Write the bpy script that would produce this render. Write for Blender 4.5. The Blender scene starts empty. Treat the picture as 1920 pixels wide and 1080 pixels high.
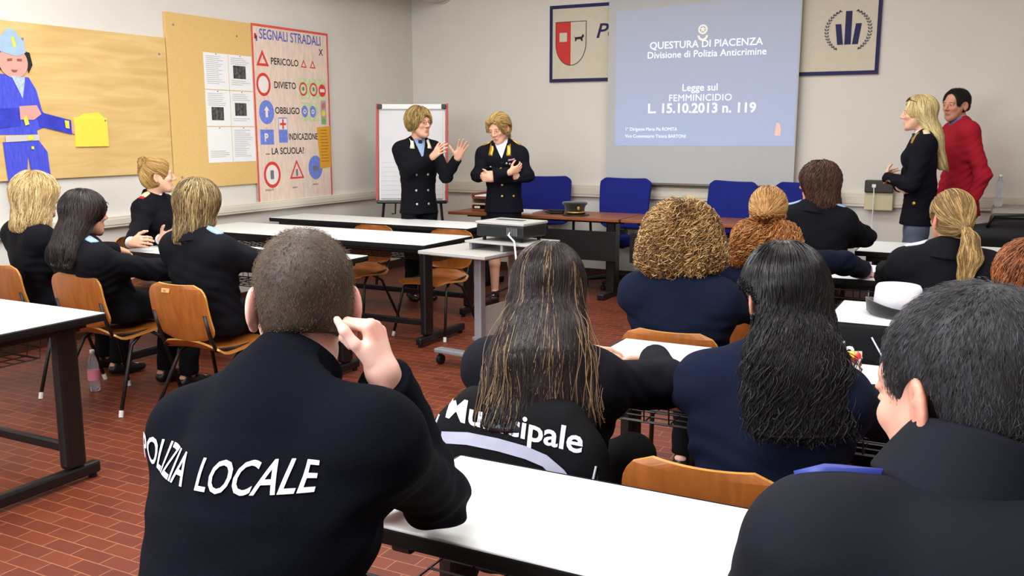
import bpy, bmesh, math, random
import numpy as np
from mathutils import Vector, Matrix

random.seed(7)
RNG = np.random.default_rng(11)
C = bpy.context.scene.collection
PI = math.pi

# ------------------------------------------------------------------ camera
CAM_H, PITCH, YAW, FPX = 1.53, math.radians(9.7), math.radians(27.6), 1732.0
cd = bpy.data.cameras.new('camera')
cd.sensor_width = 36.0
cd.lens = 36.0 * FPX / 1920.0
cd.clip_start = 0.05
cam = bpy.data.objects.new('camera', cd)
C.objects.link(cam)
cam.location = (0, 0, CAM_H)
cam.rotation_euler = (PI / 2 - PITCH, 0, YAW)
bpy.context.scene.camera = cam

# ------------------------------------------------------------------ world, exposure, lamps
sc = bpy.context.scene
sc.view_settings.view_transform = 'Standard'
sc.view_settings.look = 'None'
sc.view_settings.gamma = 1.0
sc.view_settings.use_curve_mapping = False
sc.view_settings.exposure = 0.0
w = bpy.data.worlds.new('world')
sc.world = w
w.use_nodes = True
w.node_tree.nodes['Background'].inputs[0].default_value = (0.95, 0.98, 1.0, 1)
w.node_tree.nodes['Background'].inputs[1].default_value = 0.25


def area(name, loc, size, sizey, power, col=(1, 1, 1), rot=(0, 0, 0)):
    l = bpy.data.lights.new(name, 'AREA')
    l.shape = 'RECTANGLE'
    l.size = size
    l.size_y = sizey
    l.energy = power
    l.color = col
    o = bpy.data.objects.new(name, l)
    C.objects.link(o)
    o.location = loc
    o.rotation_euler = rot
    return o


# rows of ceiling lamps, and daylight from high windows behind and to the left of the seats
area('ceiling_lamp_light', (-1.6, 0.4, 3.35), 3.2, 1.6, 165, (1, .985, .965))
area('ceiling_lamp_light', (-3.6, 3.4, 3.35), 2.6, 1.2, 122, (.95, .985, 1))
area('ceiling_lamp_light', (0.5, 3.6, 3.35), 2.6, 1.2, 65, (1, .97, .92))
area('ceiling_lamp_light', (-2.6, 6.3, 3.35), 4.0, 1.2, 85, (1, .97, .92))
area('window_daylight', (-3.2, -2.2, 2.5), 4.0, 1.4, 190, (.9, .96, 1), (math.radians(68), 0, math.radians(-4)))


# ------------------------------------------------------------------ materials
def lin(c):
    return tuple((x / 12.92 if x <= .04045 else ((x + .055) / 1.055) ** 2.4) for x in [v / 255 for v in c])


MATS = {}


def mat(name, rgb, rough=.6, spec=.4, metal=0, noise=0, nscale=20, bump=0, bscale=80, emit=0, attr=None, sheen=0,
        stretch=None):
    if name in MATS:
        return MATS[name]
    m = bpy.data.materials.new(name)
    m.use_nodes = True
    nt = m.node_tree
    b = nt.nodes['Principled BSDF']
    col = lin(rgb) + (1,)
    b.inputs['Base Color'].default_value = col
    b.inputs['Roughness'].default_value = rough
    b.inputs['Specular IOR Level'].default_value = spec
    b.inputs['Metallic'].default_value = metal
    if sheen:
        b.inputs['Sheen Weight'].default_value = sheen
        b.inputs['Sheen Roughness'].default_value = .6
    if emit:
        b.inputs['Emission Color'].default_value = col
        b.inputs['Emission Strength'].default_value = emit
    src = None
    tc = nt.nodes.new('ShaderNodeTexCoord')
    vec = tc.outputs['Object']
    if stretch:
        mp = nt.nodes.new('ShaderNodeMapping')
        mp.inputs['Scale'].default_value = stretch
        nt.links.new(vec, mp.inputs['Vector'])
        vec = mp.outputs['Vector']
    if attr:
        a = nt.nodes.new('ShaderNodeAttribute')
        a.attribute_name = attr
        src = a.outputs['Color']
        nt.links.new(src, b.inputs['Base Color'])
    if noise:
        n = nt.nodes.new('ShaderNodeTexNoise')
        n.inputs['Scale'].default_value = nscale
        n.inputs['Detail'].default_value = 5
        nt.links.new(vec, n.inputs['Vector'])
        mx = nt.nodes.new('ShaderNodeMix')
        mx.data_type = 'RGBA'
        mx.blend_type = 'MULTIPLY'
        mx.inputs[0].default_value = 1
        r = nt.nodes.new('ShaderNodeMapRange')
        r.inputs[1].default_value = .3
        r.inputs[2].default_value = .7
        r.inputs[3].default_value = 1 - noise
        r.inputs[4].default_value = 1 + noise * .5
        nt.links.new(n.outputs['Fac'], r.inputs[0])
        if src:
            nt.links.new(src, mx.inputs[6])
        else:
            mx.inputs[6].default_value = col
        nt.links.new(r.outputs[0], mx.inputs[7])
        nt.links.new(mx.outputs[2], b.inputs['Base Color'])
    if bump:
        n2 = nt.nodes.new('ShaderNodeTexNoise')
        n2.inputs['Scale'].default_value = bscale
        n2.inputs['Detail'].default_value = 4
        nt.links.new(vec, n2.inputs['Vector'])
        bp = nt.nodes.new('ShaderNodeBump')
        bp.inputs['Strength'].default_value = bump
        bp.inputs['Distance'].default_value = .01
        nt.links.new(n2.outputs['Fac'], bp.inputs['Height'])
        nt.links.new(bp.outputs['Normal'], b.inputs['Normal'])
    MATS[name] = m
    return m


def floor_mat():
    m = bpy.data.materials.new('terracotta_tiles')
    m.use_nodes = True
    nt = m.node_tree
    b = nt.nodes['Principled BSDF']
    tc = nt.nodes.new('ShaderNodeTexCoord')
    mp = nt.nodes.new('ShaderNodeMapping')
    mp.inputs['Location'].default_value = (0.03, 0.0045, 0)
    nt.links.new(tc.outputs['Object'], mp.inputs['Vector'])
    br = nt.nodes.new('ShaderNodeTexBrick')
    br.inputs['Color1'].default_value = lin((113, 49, 27)) + (1,)
    br.inputs['Color2'].default_value = lin((95, 39, 21)) + (1,)
    br.inputs['Mortar'].default_value = lin((152, 100, 66)) + (1,)
    br.inputs['Scale'].default_value = 1
    br.inputs['Mortar Size'].default_value = .0022
    br.inputs['Mortar Smooth'].default_value = .3
    br.inputs['Brick Width'].default_value = .155
    br.inputs['Row Height'].default_value = .0735
    nt.links.new(mp.outputs['Vector'], br.inputs['Vector'])
    n = nt.nodes.new('ShaderNodeTexNoise')
    n.inputs['Scale'].default_value = 3.0
    n.inputs['Detail'].default_value = 6
    nt.links.new(tc.outputs['Object'], n.inputs['Vector'])
    r = nt.nodes.new('ShaderNodeMapRange')
    r.inputs[1].default_value = .3
    r.inputs[2].default_value = .7
    r.inputs[3].default_value = .8
    r.inputs[4].default_value = 1.1
    nt.links.new(n.outputs['Fac'], r.inputs[0])
    mx = nt.nodes.new('ShaderNodeMix')
    mx.data_type = 'RGBA'
    mx.blend_type = 'MULTIPLY'
    mx.inputs[0].default_value = 1
    nt.links.new(br.outputs['Color'], mx.inputs[6])
    nt.links.new(r.outputs[0], mx.inputs[7])
    nt.links.new(mx.outputs[2], b.inputs['Base Color'])
    b.inputs['Roughness'].default_value = .5
    b.inputs['Specular IOR Level'].default_value = .35
    bp = nt.nodes.new('ShaderNodeBump')
    bp.inputs['Strength'].default_value = .25
    bp.inputs['Distance'].default_value = .003
    bp.invert = True
    nt.links.new(br.outputs['Fac'], bp.inputs['Height'])
    nt.links.new(bp.outputs['Normal'], b.inputs['Normal'])
    return m


def wood_mat(name, c1, c2, scale=(1.2, 14, 14), rough=.45, wave=6):
    m = bpy.data.materials.new(name)
    m.use_nodes = True
    nt = m.node_tree
    b = nt.nodes['Principled BSDF']
    tc = nt.nodes.new('ShaderNodeTexCoord')
    mp = nt.nodes.new('ShaderNodeMapping')
    mp.inputs['Scale'].default_value = scale
    nt.links.new(tc.outputs['Object'], mp.inputs['Vector'])
    n = nt.nodes.new('ShaderNodeTexNoise')
    n.inputs['Scale'].default_value = wave
    n.inputs['Detail'].default_value = 7
    n.inputs['Distortion'].default_value = .6
    nt.links.new(mp.outputs['Vector'], n.inputs['Vector'])
    cr = nt.nodes.new('ShaderNodeValToRGB')
    cr.color_ramp.elements[0].position = .3
    cr.color_ramp.elements[0].color = lin(c2) + (1,)
    cr.color_ramp.elements[1].position = .68
    cr.color_ramp.elements[1].color = lin(c1) + (1,)
    nt.links.new(n.outputs['Fac'], cr.inputs[0])
    nt.links.new(cr.outputs[0], b.inputs['Base Color'])
    b.inputs['Roughness'].default_value = rough
    MATS[name] = m
    return m


M_floor = floor_mat()
M_wall = mat('wall_paint', (226, 222, 214), .85, .2, noise=.03, nscale=2, bump=.08, bscale=120)
M_ceil = mat('ceiling_paint', (238, 238, 235), .9, .1, bump=.05)
M_trunk = mat('cream_plastic', (222, 214, 198), .5, .4, noise=.03, nscale=5)
M_base = wood_mat('brown_baseboard', (70, 40, 28), (52, 30, 22))
M_white = mat('white_laminate', (236, 240, 240), .35, .4, noise=.02, nscale=6)
M_black = mat('black_lacquer', (16, 16, 18), .38, .45, noise=.1, nscale=30)
M_edge = mat('black_rubber_edge', (15, 15, 16), .55, .3, noise=.08, nscale=40)
M_wire = mat('black_wire', (20, 20, 21), .45, .5, noise=.05)
M_chair = wood_mat('orange_plywood', (170, 102, 44), (148, 82, 32), (10, 10, 1.6), .35, 3)
M_chair_edge = wood_mat('plywood_edge', (216, 160, 76), (198, 138, 58), (4, 4, 60), .45, 3)
M_ply = wood_mat('pale_plywood', (232, 198, 134), (214, 174, 106), (6, 1.1, 9), .5, 1.7)
M_mdf = mat('fibreboard', (228, 190, 122), .7, .2, noise=.05, nscale=60)
M_desk = wood_mat('brown_desk_wood', (150, 84, 42), (118, 60, 30), (2, 16, 16), .4, 4)
M_blue = mat('blue_upholstery', (32, 40, 128), .9, .2, noise=.12, nscale=200, bump=.15, bscale=400)
M_grey = mat('grey_laminate', (178, 176, 172), .45, .4, noise=.03, nscale=8)
M_gmetal = mat('grey_metal', (150, 150, 156), .4, .5, metal=.3, noise=.05)
M_chrome = mat('chrome', (225, 225, 225), .2, .6, metal=1)
M_tip = mat('pale_foot_cap', (225, 222, 215), .5)
M_paper = mat('white_paper', (240, 241, 242), .8, .2, noise=.015, nscale=12)
M_navyink = mat('navy_ink', (34, 36, 84), .7, noise=.05)
M_red = mat('red_paint', (206, 50, 44), .6, noise=.06)
M_cream = mat('cream_board', (212, 204, 184), .7, noise=.03)
M_ink = mat('black_ink', (34, 32, 34), .8, noise=.05)
M_gold = mat('gold_braid', (214, 168, 62), .35, .6, metal=.55, noise=.15, nscale=300)


# ------------------------------------------------------------------ object helpers
def link(name, me, m=None, parent=None, loc=None):
    o = bpy.data.objects.new(name, me)
    C.objects.link(o)
    if m is not None and me is not None:
        for mm in (m if isinstance(m, (list, tuple)) else [m]):
            me.materials.append(mm)
    if parent is not None:
        o.parent = parent
    if loc is not None:
        o.location = loc
    return o


def tag(o, label=None, cat=None, group=None, kind=None):
    if label:
        o['label'] = label
    if cat:
        o['category'] = cat
    if group:
        o['group'] = group
    if kind:
        o['kind'] = kind
    return o


def thing(name, label, cat, loc=(0, 0, 0), rz=0, group=None):
    o = bpy.data.objects.new(name, None)
    C.objects.link(o)
    o.location = loc
    o.rotation_euler = (0, 0, rz)
    o.empty_display_size = .1
    return tag(o, label, cat, group)


class B:
    """a growing bmesh of shaped pieces, linked as one mesh object"""

    def __init__(self):
        self.bm = bmesh.new()
        self.mi = 0

    def _done(self, faces):
        for f in faces:
            f.material_index = self.mi

    def box(self, c, s, bev=0, R=None, seg=2):
        n0 = set(self.bm.faces)
        M = Matrix.Translation(c)
        if R is not None:
            M = M @ R.to_4x4()
        M = M @ Matrix.Diagonal((s[0], s[1], s[2], 1))
        r = bmesh.ops.create_cube(self.bm, size=1, matrix=M)
        if bev:
            es = set()
            for v in r['verts']:
                es.update(v.link_edges)
            bmesh.ops.bevel(self.bm, geom=list(es), offset=bev, segments=seg, affect='EDGES', profile=.5)
        self._done([f for f in self.bm.faces if f not in n0])
        return self

    def tube(self, pts, r, n=8, cap=True, closed=False):
        """tube of radius r (number or list) along points"""
        pts = [Vector(p) for p in pts]
        N = len(pts)
        rs = r if isinstance(r, (list, tuple)) else [r] * N
        rings = []
        up = None
        for i, p in enumerate(pts):
            a = pts[(i - 1) % N] if (closed or i > 0) else p
            b = pts[(i + 1) % N] if (closed or i < N - 1) else p
            t = (b - a).normalized()
            if up is None:
                up = Vector((0, 0, 1)) if abs(t.z) < .9 else Vector((1, 0, 0))
            x = t.cross(up)
            if x.length < 1e-4:
                x = t.cross(Vector((1, .3, 0)))
            x.normalize()
            y = x.cross(t).normalized()
            up = y
            rings.append([self.bm.verts.new(p + (x * math.cos(2 * PI * k / n) + y * math.sin(2 * PI * k / n)) * rs[i])
                          for k in range(n)])
        fs = []
        for i in range(N if closed else N - 1):
            A, Bq = rings[i], rings[(i + 1) % N]
            for k in range(n):
                fs.append(self.bm.faces.new((A[k], A[(k + 1) % n], Bq[(k + 1) % n], Bq[k])))
        if cap and not closed:
            fs.append(self.bm.faces.new(rings[0][::-1]))
            fs.append(self.bm.faces.new(rings[-1]))
        self._done(fs)
        return self

    def lathe(self, c, prof, n=24, sy=1.0, R=None):
        """profile [(r,z)...] turned about z at c; sy squashes y"""
        rings = []
        c = Vector(c)
        fs = []
        for (r, z) in prof:
            ring = []
            for k in range(n):
                v = Vector((r * math.cos(2 * PI * k / n), sy * r * math.sin(2 * PI * k / n), z))
                if R is not None:
                    v = R @ v
                ring.append(self.bm.verts.new(c + v))
            rings.append(ring)
        for A, Bq in zip(rings, rings[1:]):
            for k in range(n):
                fs.append(self.bm.faces.new((A[k], A[(k + 1) % n], Bq[(k + 1) % n], Bq[k])))
        fs.append(self.bm.faces.new(rings[0][::-1]))
        fs.append(self.bm.faces.new(rings[-1]))
        self._done(fs)
        return self

    def prism(self, pts, d, f=None):
        """polygon pts (3d) pushed along vector d"""
        a = [self.bm.verts.new(p) for p in pts]
        b = [self.bm.verts.new(Vector(p) + Vector(d)) for p in pts]
        n = len(a)
        fs = [self.bm.faces.new(a[::-1]), self.bm.faces.new(b)]
        for k in range(n):
            fs.append(self.bm.faces.new((a[k], a[(k + 1) % n], b[(k + 1) % n], b[k])))
        self._done(fs)
        return self

    def raw(self, verts, faces):
        vs = [self.bm.verts.new(v) for v in verts]
        fs = []
        for f in faces:
            try:
                fs.append(self.bm.faces.new([vs[i] for i in f]))
            except ValueError:
                pass
        self._done(fs)
        return self

    def to(self, name, m, parent=None, smooth=False, loc=None, fix=True):
        if fix:
            bmesh.ops.recalc_face_normals(self.bm, faces=self.bm.faces[:])
        me = bpy.data.meshes.new(name)
        self.bm.to_mesh(me)
        self.bm.free()
        if smooth:
            for p in me.polygons:
                p.use_smooth = True
        return link(name, me, m, parent, loc)


def copy_tree(o, parent=None):
    c = o.copy()
    C.objects.link(c)
    if parent is not None:
        c.parent = parent
    for ch in list(o.children):
        copy_tree(ch, c)
    return c


def text_geo(s, size, align='LEFT', bold=0.0, shear=0.0, sx=1.0, spacing=1.0):
    """flat lettering -> (verts2d, faces)"""
    cu = bpy.data.curves.new('lettering', 'FONT')
    cu.body = s
    cu.size = size
    cu.align_x = align
    cu.offset = bold * size
    cu.shear = shear
    cu.space_character = spacing
    cu.resolution_u = 3
    o = bpy.data.objects.new('lettering', cu)
    C.objects.link(o)
    bpy.context.view_layer.update()
    me = o.to_mesh()
    v = [(p.co.x * sx, p.co.y) for p in me.vertices]
    f = [tuple(p.vertices) for p in me.polygons]
    o.to_mesh_clear()
    bpy.data.objects.remove(o)
    bpy.data.curves.remove(cu)
    return v, f


class Plane:
    """drawing on a flat sheet: u to the right, v up, n towards the room"""

    def __init__(self, o, u, n, off=.001):
        self.o, self.u, self.n = Vector(o), Vector(u), Vector(n)
        self.v = Vector((0, 0, 1)) if abs(self.n.z) < .7 else self.n.cross(self.u)
        self.off = off

    def p(self, u, v, k=1):
        return self.o + self.u * u + self.v * v + self.n * self.off * k

    def poly(self, b, pts, k=1, th=None):
        b.prism([self.p(x, y, k) for x, y in pts], self.n * (th or self.off * .5))

    def ring(self, b, c, r1, r2, n=28, k=1, sy=1, a0=0, a1=2 * PI):
        full = abs(a1 - a0 - 2 * PI) < 1e-6
        N = n if full else n + 1
        vs = []
        for i in range(N):
            a = a0 + (a1 - a0) * i / n
            for r in (r1, r2):
                vs.append(self.p(c[0] + r * math.cos(a), c[1] + sy * r * math.sin(a), k))
        fs = []
        for i in range(n):
            j = (i + 1) % N
            fs.append((2 * i, 2 * i + 1, 2 * j + 1, 2 * j))
        b.raw(vs, fs)

    def disc(self, b, c, r, n=28, k=1, sy=1):
        b.raw([self.p(c[0] + r * math.cos(2 * PI * i / n), c[1] + sy * r * math.sin(2 * PI * i / n), k) for i in range(n)],
              [tuple(range(n))])

    def frame(self, b, x0, y0, x1, y1, t, k=1):
        for (a, c, d, e) in ((x0, y0, x1, y0 + t), (x0, y1 - t, x1, y1), (x0, y0 + t, x0 + t, y1 - t), (x1 - t, y0 + t, x1, y1 - t)):
            b.raw([self.p(a, c, k), self.p(d, c, k), self.p(d, e, k), self.p(a, e, k)], [(0, 1, 2, 3)])

    def rect(self, b, x0, y0, x1, y1, k=1):
        b.raw([self.p(x0, y0, k), self.p(x1, y0, k), self.p(x1, y1, k), self.p(x0, y1, k)], [(0, 1, 2, 3)])

    def tri(self, b, c, r, t, k=1):
        """upright triangle outline"""
        P = [(c[0] + q * math.cos(PI / 2 + i * 2 * PI / 3), c[1] + q * math.sin(PI / 2 + i * 2 * PI / 3)) for i in range(3) for q in (r, r - t)]
        b.raw([self.p(x, y, k) for x, y in P], [(0, 1, 3, 2), (2, 3, 5, 4), (4, 5, 1, 0)])

    def text(self, b, s, x, y, size, k=1, **kw):
        v, f = text_geo(s, size, **kw)
        b.raw([self.p(x + a, y + c, k) for a, c in v], f)


def cpx(x, y):
    f = Vector((-math.sin(YAW) * math.cos(PITCH), math.cos(YAW) * math.cos(PITCH), -math.sin(PITCH)))
    r = Vector((math.cos(YAW), math.sin(YAW), 0))
    u = r.cross(f)
    return f + r * ((x - 960) / FPX) + u * ((540 - y) / FPX)


def atd(x, y, d):
    """point of the place seen at photo pixel x, y at depth d"""
    return Vector((0, 0, CAM_H)) + cpx(x, y) * d
# ------------------------------------------------------------------ the room
XL, XR, YB, YF, ZC = -5.95, 4.2, 8.96, -3.2, 3.45


def slab(name, c, s, m):
    return tag(B().box(c, s).to(name, m), kind='structure')


slab('floor', ((XL + XR) / 2, (YB + YF) / 2, -.05), (XR - XL + .4, YB - YF + .4, .1), M_floor)
slab('ceiling', ((XL + XR) / 2, (YB + YF) / 2, ZC + .05), (XR - XL + .4, YB - YF + .4, .1), M_ceil)
slab('wall_back', ((XL + XR) / 2, YB + .1, ZC / 2), (XR - XL + .4, .2, ZC), M_wall)
slab('wall_left', (XL - .1, (YB + YF) / 2, ZC / 2), (.2, YB - YF, ZC), M_wall)
slab('wall_right', (XR + .1, (YB + YF) / 2, ZC / 2), (.2, YB - YF, ZC), M_wall)
slab('wall_front', ((XL + XR) / 2, YF - .1, ZC / 2), (XR - XL + .4, .2, ZC), M_wall)
slab('baseboard_back', ((XL + XR) / 2, YB - .008, .045), (XR - XL - .03, .016, .09), M_base)
slab('baseboard_left', (XL + .008, (YB + YF) / 2, .045), (.016, YB - YF - .03, .09), M_base)
# cable trunking along the two walls
tag(B().box(((XL + XR) / 2, YB - .022, .905), (XR - XL - .06, .044, .125), .006).box(((XL + XR) / 2, YB - .046, .905), (XR - XL - .06, .006, .07), .002)
    .to('trim_1', M_trunk), kind='structure')
tag(B().box((XL + .022, (YB + YF) / 2, .845), (.044, YB - YF - .06, .085), .006).box((XL + .046, (YB + YF) / 2, .845), (.006, YB - YF - .06, .045), .002)
    .to('trim_2', M_trunk), kind='structure')

# ventilation duct under the ceiling along the left wall
duct = thing('air_duct', 'pale ribbed round ventilation duct high in the corner', 'duct', (-5.56, 9.0, 3.1))
prof = []
y = -3.8
b = B()
pts, rr = [], []
while y < -.08:
    pts.append((0, y, 0)); rr.append(.195)
    pts.append((0, y + .03, 0)); rr.append(.205)
    y += .06
b.tube(pts, rr, 28)
b.to('duct_pipe', mat('galvanised_duct', (214, 212, 204), .5, .4, metal=.15, noise=.05), duct, True)
B().tube([(0, -.08, 0), (0, -.045, 0)], [.212, .212], 28).to('end_cap', MATS['galvanised_duct'], duct)
for yy in (-.9, -2.6):
    B().tube([(0, yy, .2), (0, yy, .345)], .012, 8).to('hanger', M_gmetal, duct)

# ------------------------------------------------------------------ left wall: boards, drawings
PL = lambda off=.001: Plane((XL, 0, 0), (0, 1, 0), (1, 0, 0), off)


def board(name, label, y0, y1, z0, z1, m, pins):
    t = thing(name, label, 'board', (XL, (y0 + y1) / 2, z0))
    B().box((.011, 0, (z1 - z0) / 2), (.022, y1 - y0, z1 - z0), .002).to('panel', m, t)
    for (a, c) in pins:
        B().tube([(.022, a - (y0 + y1) / 2, c - z0), (.026, a - (y0 + y1) / 2, c - z0)], .009, 10).to('screw', M_gmetal, t)
    return t


board('pin_board', 'wide plywood notice board behind the blue paper policewoman', 3.4, 5.41, 1.19, 2.25, M_ply,
      [(4.18, 2.14), (5.34, 2.12)])
board('pin_board', 'taller tan notice board with the printed white sheets pinned to it', 5.42, 6.56, 1.055, 2.455, M_mdf,
      [(5.5, 2.36), (5.5, 1.15), (6.2, 2.33)])

# printed sheets: three columns and three rows of A4
M_print = mat('grey_print', (196, 196, 198), .85, .1, noise=.2, nscale=120)
M_photo = mat('photo_print', (92, 90, 88), .8, .2, noise=.9, nscale=38)
sheet_says = [['top left white sheet of printed text, above the one with a photo', 'top centre white sheet with a dark photo at its middle', 'top right white sheet half covered by the road signs poster'],
              ['middle left white sheet with a dark photo low on it', 'middle centre white sheet with a dark photo high on it', 'middle right white sheet partly behind the red bordered poster'],
              ['bottom left white sheet, nearly blank, on the tan board', 'bottom centre white sheet with two columns of faint print', 'bottom right white sheet beside the red bordered poster']]
for r in range(3):
    for c in range(3):
        y0, z1 = 5.80 + c * .285, 2.17 - r * .307
        t = thing('printed_sheet', sheet_says[r][c], 'paper', (XL + .0235, y0, z1 - .3), 0, 'printed sheets on the tan board')
        B().box((0, .1395, .15), (.0012, .279, .3)).to('sheet', M_paper, t)
        P = Plane((.0008, 0, 0), (0, 1, 0), (1, 0, 0), .0006)
        b = B()
        rows = [.27 - .016 * k for k in range(15)]
        photo = {(0, 1): (.05, .10, .20, .21), (1, 0): (.06, .05, .2, .16), (1, 1): (.05, .09, .19, .2)}.get((r, c))
        for zz in rows:
            if photo and photo[1] - .012 < zz < photo[3] + .012:
                continue
            if (r, c) == (2, 0) and zz > .1:
                continue
            wv = random.uniform(.6, 1)
            P.rect(b, .025, zz, .025 + .225 * wv, zz + .005)
        b.to('print', M_print, t)
        if photo:
            b = B()
            P.rect(b, *photo)
            b.to('photo', M_photo, t)
        if c == 2 and r == 0:
            b = B()
            P.rect(b, .2, .12, .26, .17)
            b.to('photo', M_photo, t)
        B().tube([(0, .14, .292), (.006, .14, .292)], .005, 8).to('pin', M_gmetal, t)

# road signs poster
po = thing('road_signs_poster', 'hand made road signs poster with red border and painted signs', 'poster', (XL, 6.37, .835))
PW, PH = 1.06, 1.625
B().box((.026, PW / 2, PH / 2), (.003, PW, PH)).to('poster_sheet', mat('crayon_pink', (236, 214, 198), .85, .1, noise=.13, nscale=9, stretch=(1, 4, 1)), po)
P = Plane((.0277, 0, 0), (0, 1, 0), (1, 0, 0), .0006)
b = B(); P.frame(b, 0, 0, PW, PH, .022); b.to('border', mat('red_crayon', (226, 92, 80), .8, noise=.15, nscale=60), po)
M_pblue = mat('blue_crayon', (118, 138, 224), .8, noise=.2, nscale=40)
M_pred = mat('red_marker', (220, 66, 58), .8, noise=.1, nscale=40)
M_pwhite = mat('poster_white', (240, 232, 226), .85, noise=.06)
M_pgreen = mat('pale_green_crayon', (214, 220, 176), .85, noise=.2, nscale=30)
b = B()
P.text(b, 'SEGNALI STRADALI', .1, PH - .125, .125, bold=.012, sx=.79)
P.rect(b, .055, PH - .15, .075, PH - .1)
b.to('title_lettering', mat('blue_marker', (92, 104, 190), .8, noise=.25, nscale=60), po)
b = B()
P.rect(b, .035, PH - .13, .065, PH - .085)
b.to('drawing_red', M_pred, po)
for s_, x_, y_, k_ in (('PERICOLO', .235, 1.285, 1), ('DIVIETO', .265, 1.075, 1), ('OBBLIGO', .265, .845, 1), ('INDICAZIONE', .435, .605, .82), ('... LA SCUOLA?', .12, .475, 1), ('X', .92, 1.41, 1)):
    b = B()
    P.text(b, s_, x_, y_, .085, bold=.015, sx=.95 * k_)
    b.to('lettering', M_ink, po)
for (x_, y_) in ((.09, .145), (.46, .15), (.76, .165)):
    b = B()
    P.text(b, 'divieto di' if x_ < .1 else 'attenti', x_, y_, .03)
    b.to('caption', M_ink, po)


def mark(name, m, fn, *a_, parent=None, **k_):
    q = B()
    getattr(P, fn)(q, *a_, **k_)
    return q.to(name, m, parent or po)


M_pencil = mat('grey_pencil', (120, 120, 128), .8, noise=.2)
mark('warning_sign', M_pred, 'tri', (.13, 1.31), .095, .045)
for x_ in (.69, .82):
    mark('warning_sign', M_pred, 'tri', (x_, 1.305), .05, .022)
o_ = mark('prohibition_sign', M_pred, 'ring', (.13, 1.10), .068, .092, sy=1.12)
mark('sign_field', M_pwhite, 'disc', (.13, 1.10), .067, k=.4, sy=1.12, parent=o_)
for x_ in (.67, .82):
    o_ = mark('prohibition_sign', M_pred, 'ring', (x_, 1.08), .042, .058, sy=1.1)
    mark('sign_figure', M_pencil, 'rect', x_ - .012, 1.065, x_ + .014, 1.1, 2, parent=o_)
o_ = mark('no_entry_sign', M_pred, 'disc', (.95, 1.075), .055, sy=1.1)
mark('white_bar', M_pwhite, 'rect', .915, 1.06, .985, 1.09, 2, parent=o_)
o_ = mark('prohibition_sign', M_pred, 'ring', (.195, .29), .085, .112, sy=1.08)
mark('sign_field', M_pwhite, 'disc', (.195, .29), .084, k=.4, sy=1.08, parent=o_)
mark('sign_figure', M_pencil, 'rect', .17, .25, .215, .33, 2, parent=o_)
o_ = mark('warning_sign', M_pred, 'tri', (.535, .3), .12, .034)
mark('sign_figure', M_pencil, 'rect', .522, .265, .548, .33, 2, parent=o_)
o_ = mark('mandatory_sign', M_pblue, 'disc', (.155, .855), .098, sy=1.1)
mark('white_arrow', M_pwhite, 'poly', [(.14, .81), (.17, .81), (.17, .87), (.19, .87), (.155, .91), (.12, .87), (.14, .87)], 2, parent=o_)
for x_ in (.68, .80):
    o_ = mark('mandatory_sign', M_pblue, 'disc', (x_, .87), .045, sy=1.25)
    mark('white_ring', M_pwhite, 'ring', (x_, .87), .012, .022, k=2, parent=o_)
o_ = mark('parking_sign', M_pblue, 'rect', .06, .565, .235, .7)
mark('white_letter', M_pwhite, 'text', 'P', .11, .595, .1, bold=.03, k=2, parent=o_)
o_ = mark('hospital_sign', M_pblue, 'rect', .305, .58, .425, .81)
o2 = mark('white_square', M_pwhite, 'rect', .31, .70, .42, .80, 2, parent=o_)
q = B()
P.poly(q, [(.355, .705), (.375, .705), (.375, .74), (.405, .74), (.405, .76), (.375, .76), (.375, .795), (.355, .795), (.355, .76), (.325, .76), (.325, .74), (.355, .74)], 3)
q.to('red_cross', M_pred, o_)
o_ = mark('mandatory_sign', M_pblue, 'disc', (.81, .335), .105, sy=1.1)
mark('sign_figure', M_pencil, 'rect', .77, .30, .85, .35, 2, parent=o_)
mark('green_patch', M_pgreen, 'rect', .6, .985, 1.0, 1.18, .3)
mark('green_patch', M_pgreen, 'rect', .63, .78, .89, .955, .3)
t_ = B(); P.rect(t_, .92, .75, 1.0, .98, 1); t_.to('traffic_light_box', mat('mauve_crayon', (186, 168, 170), .8, noise=.1), po)
for k_, (c_, cn) in enumerate((((204, 120, 120), 'pale_red'), ((236, 220, 80), 'yellow_crayon'), ((110, 190, 110), 'green_crayon'))):
    t_ = B(); P.disc(t_, (.96, .93 - .075 * k_), .03, k=2.2); t_.to('traffic_light_lamp', mat(cn, c_, .8, noise=.1), po)
t_ = B(); P.poly(t_, [(.845, .72), (1.05, .735), (1.05, .335), (.885, .32)], 2, .001)
oc = t_.to('orange_sheet', mat('orange_paper', (226, 164, 44), .8, noise=.08, nscale=50), po)
t_ = B()
for k_ in range(11):
    P.rect(t_, .90, .69 - .03 * k_, .90 + random.uniform(.09, .14), .696 - .03 * k_, 4)
t_.to('handwriting', mat('brown_ink', (150, 96, 30), .8), oc)

# paper policewoman cut-out pinned to the board
cu = thing('paper_policewoman', 'paper cut-out policewoman drawn in blue uniform and cap', 'drawing', (XL, 4.07, 1.0))
P = Plane((.024, 0, -1.0), (0, 1, 0), (1, 0, 0), .0016)


def cut(names, m, polys, k):
    for i, pl in enumerate(polys):
        b_ = B()
        P.poly(b_, pl, k)
        b_.to(names if isinstance(names, str) else names[i], m, cu)


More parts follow.
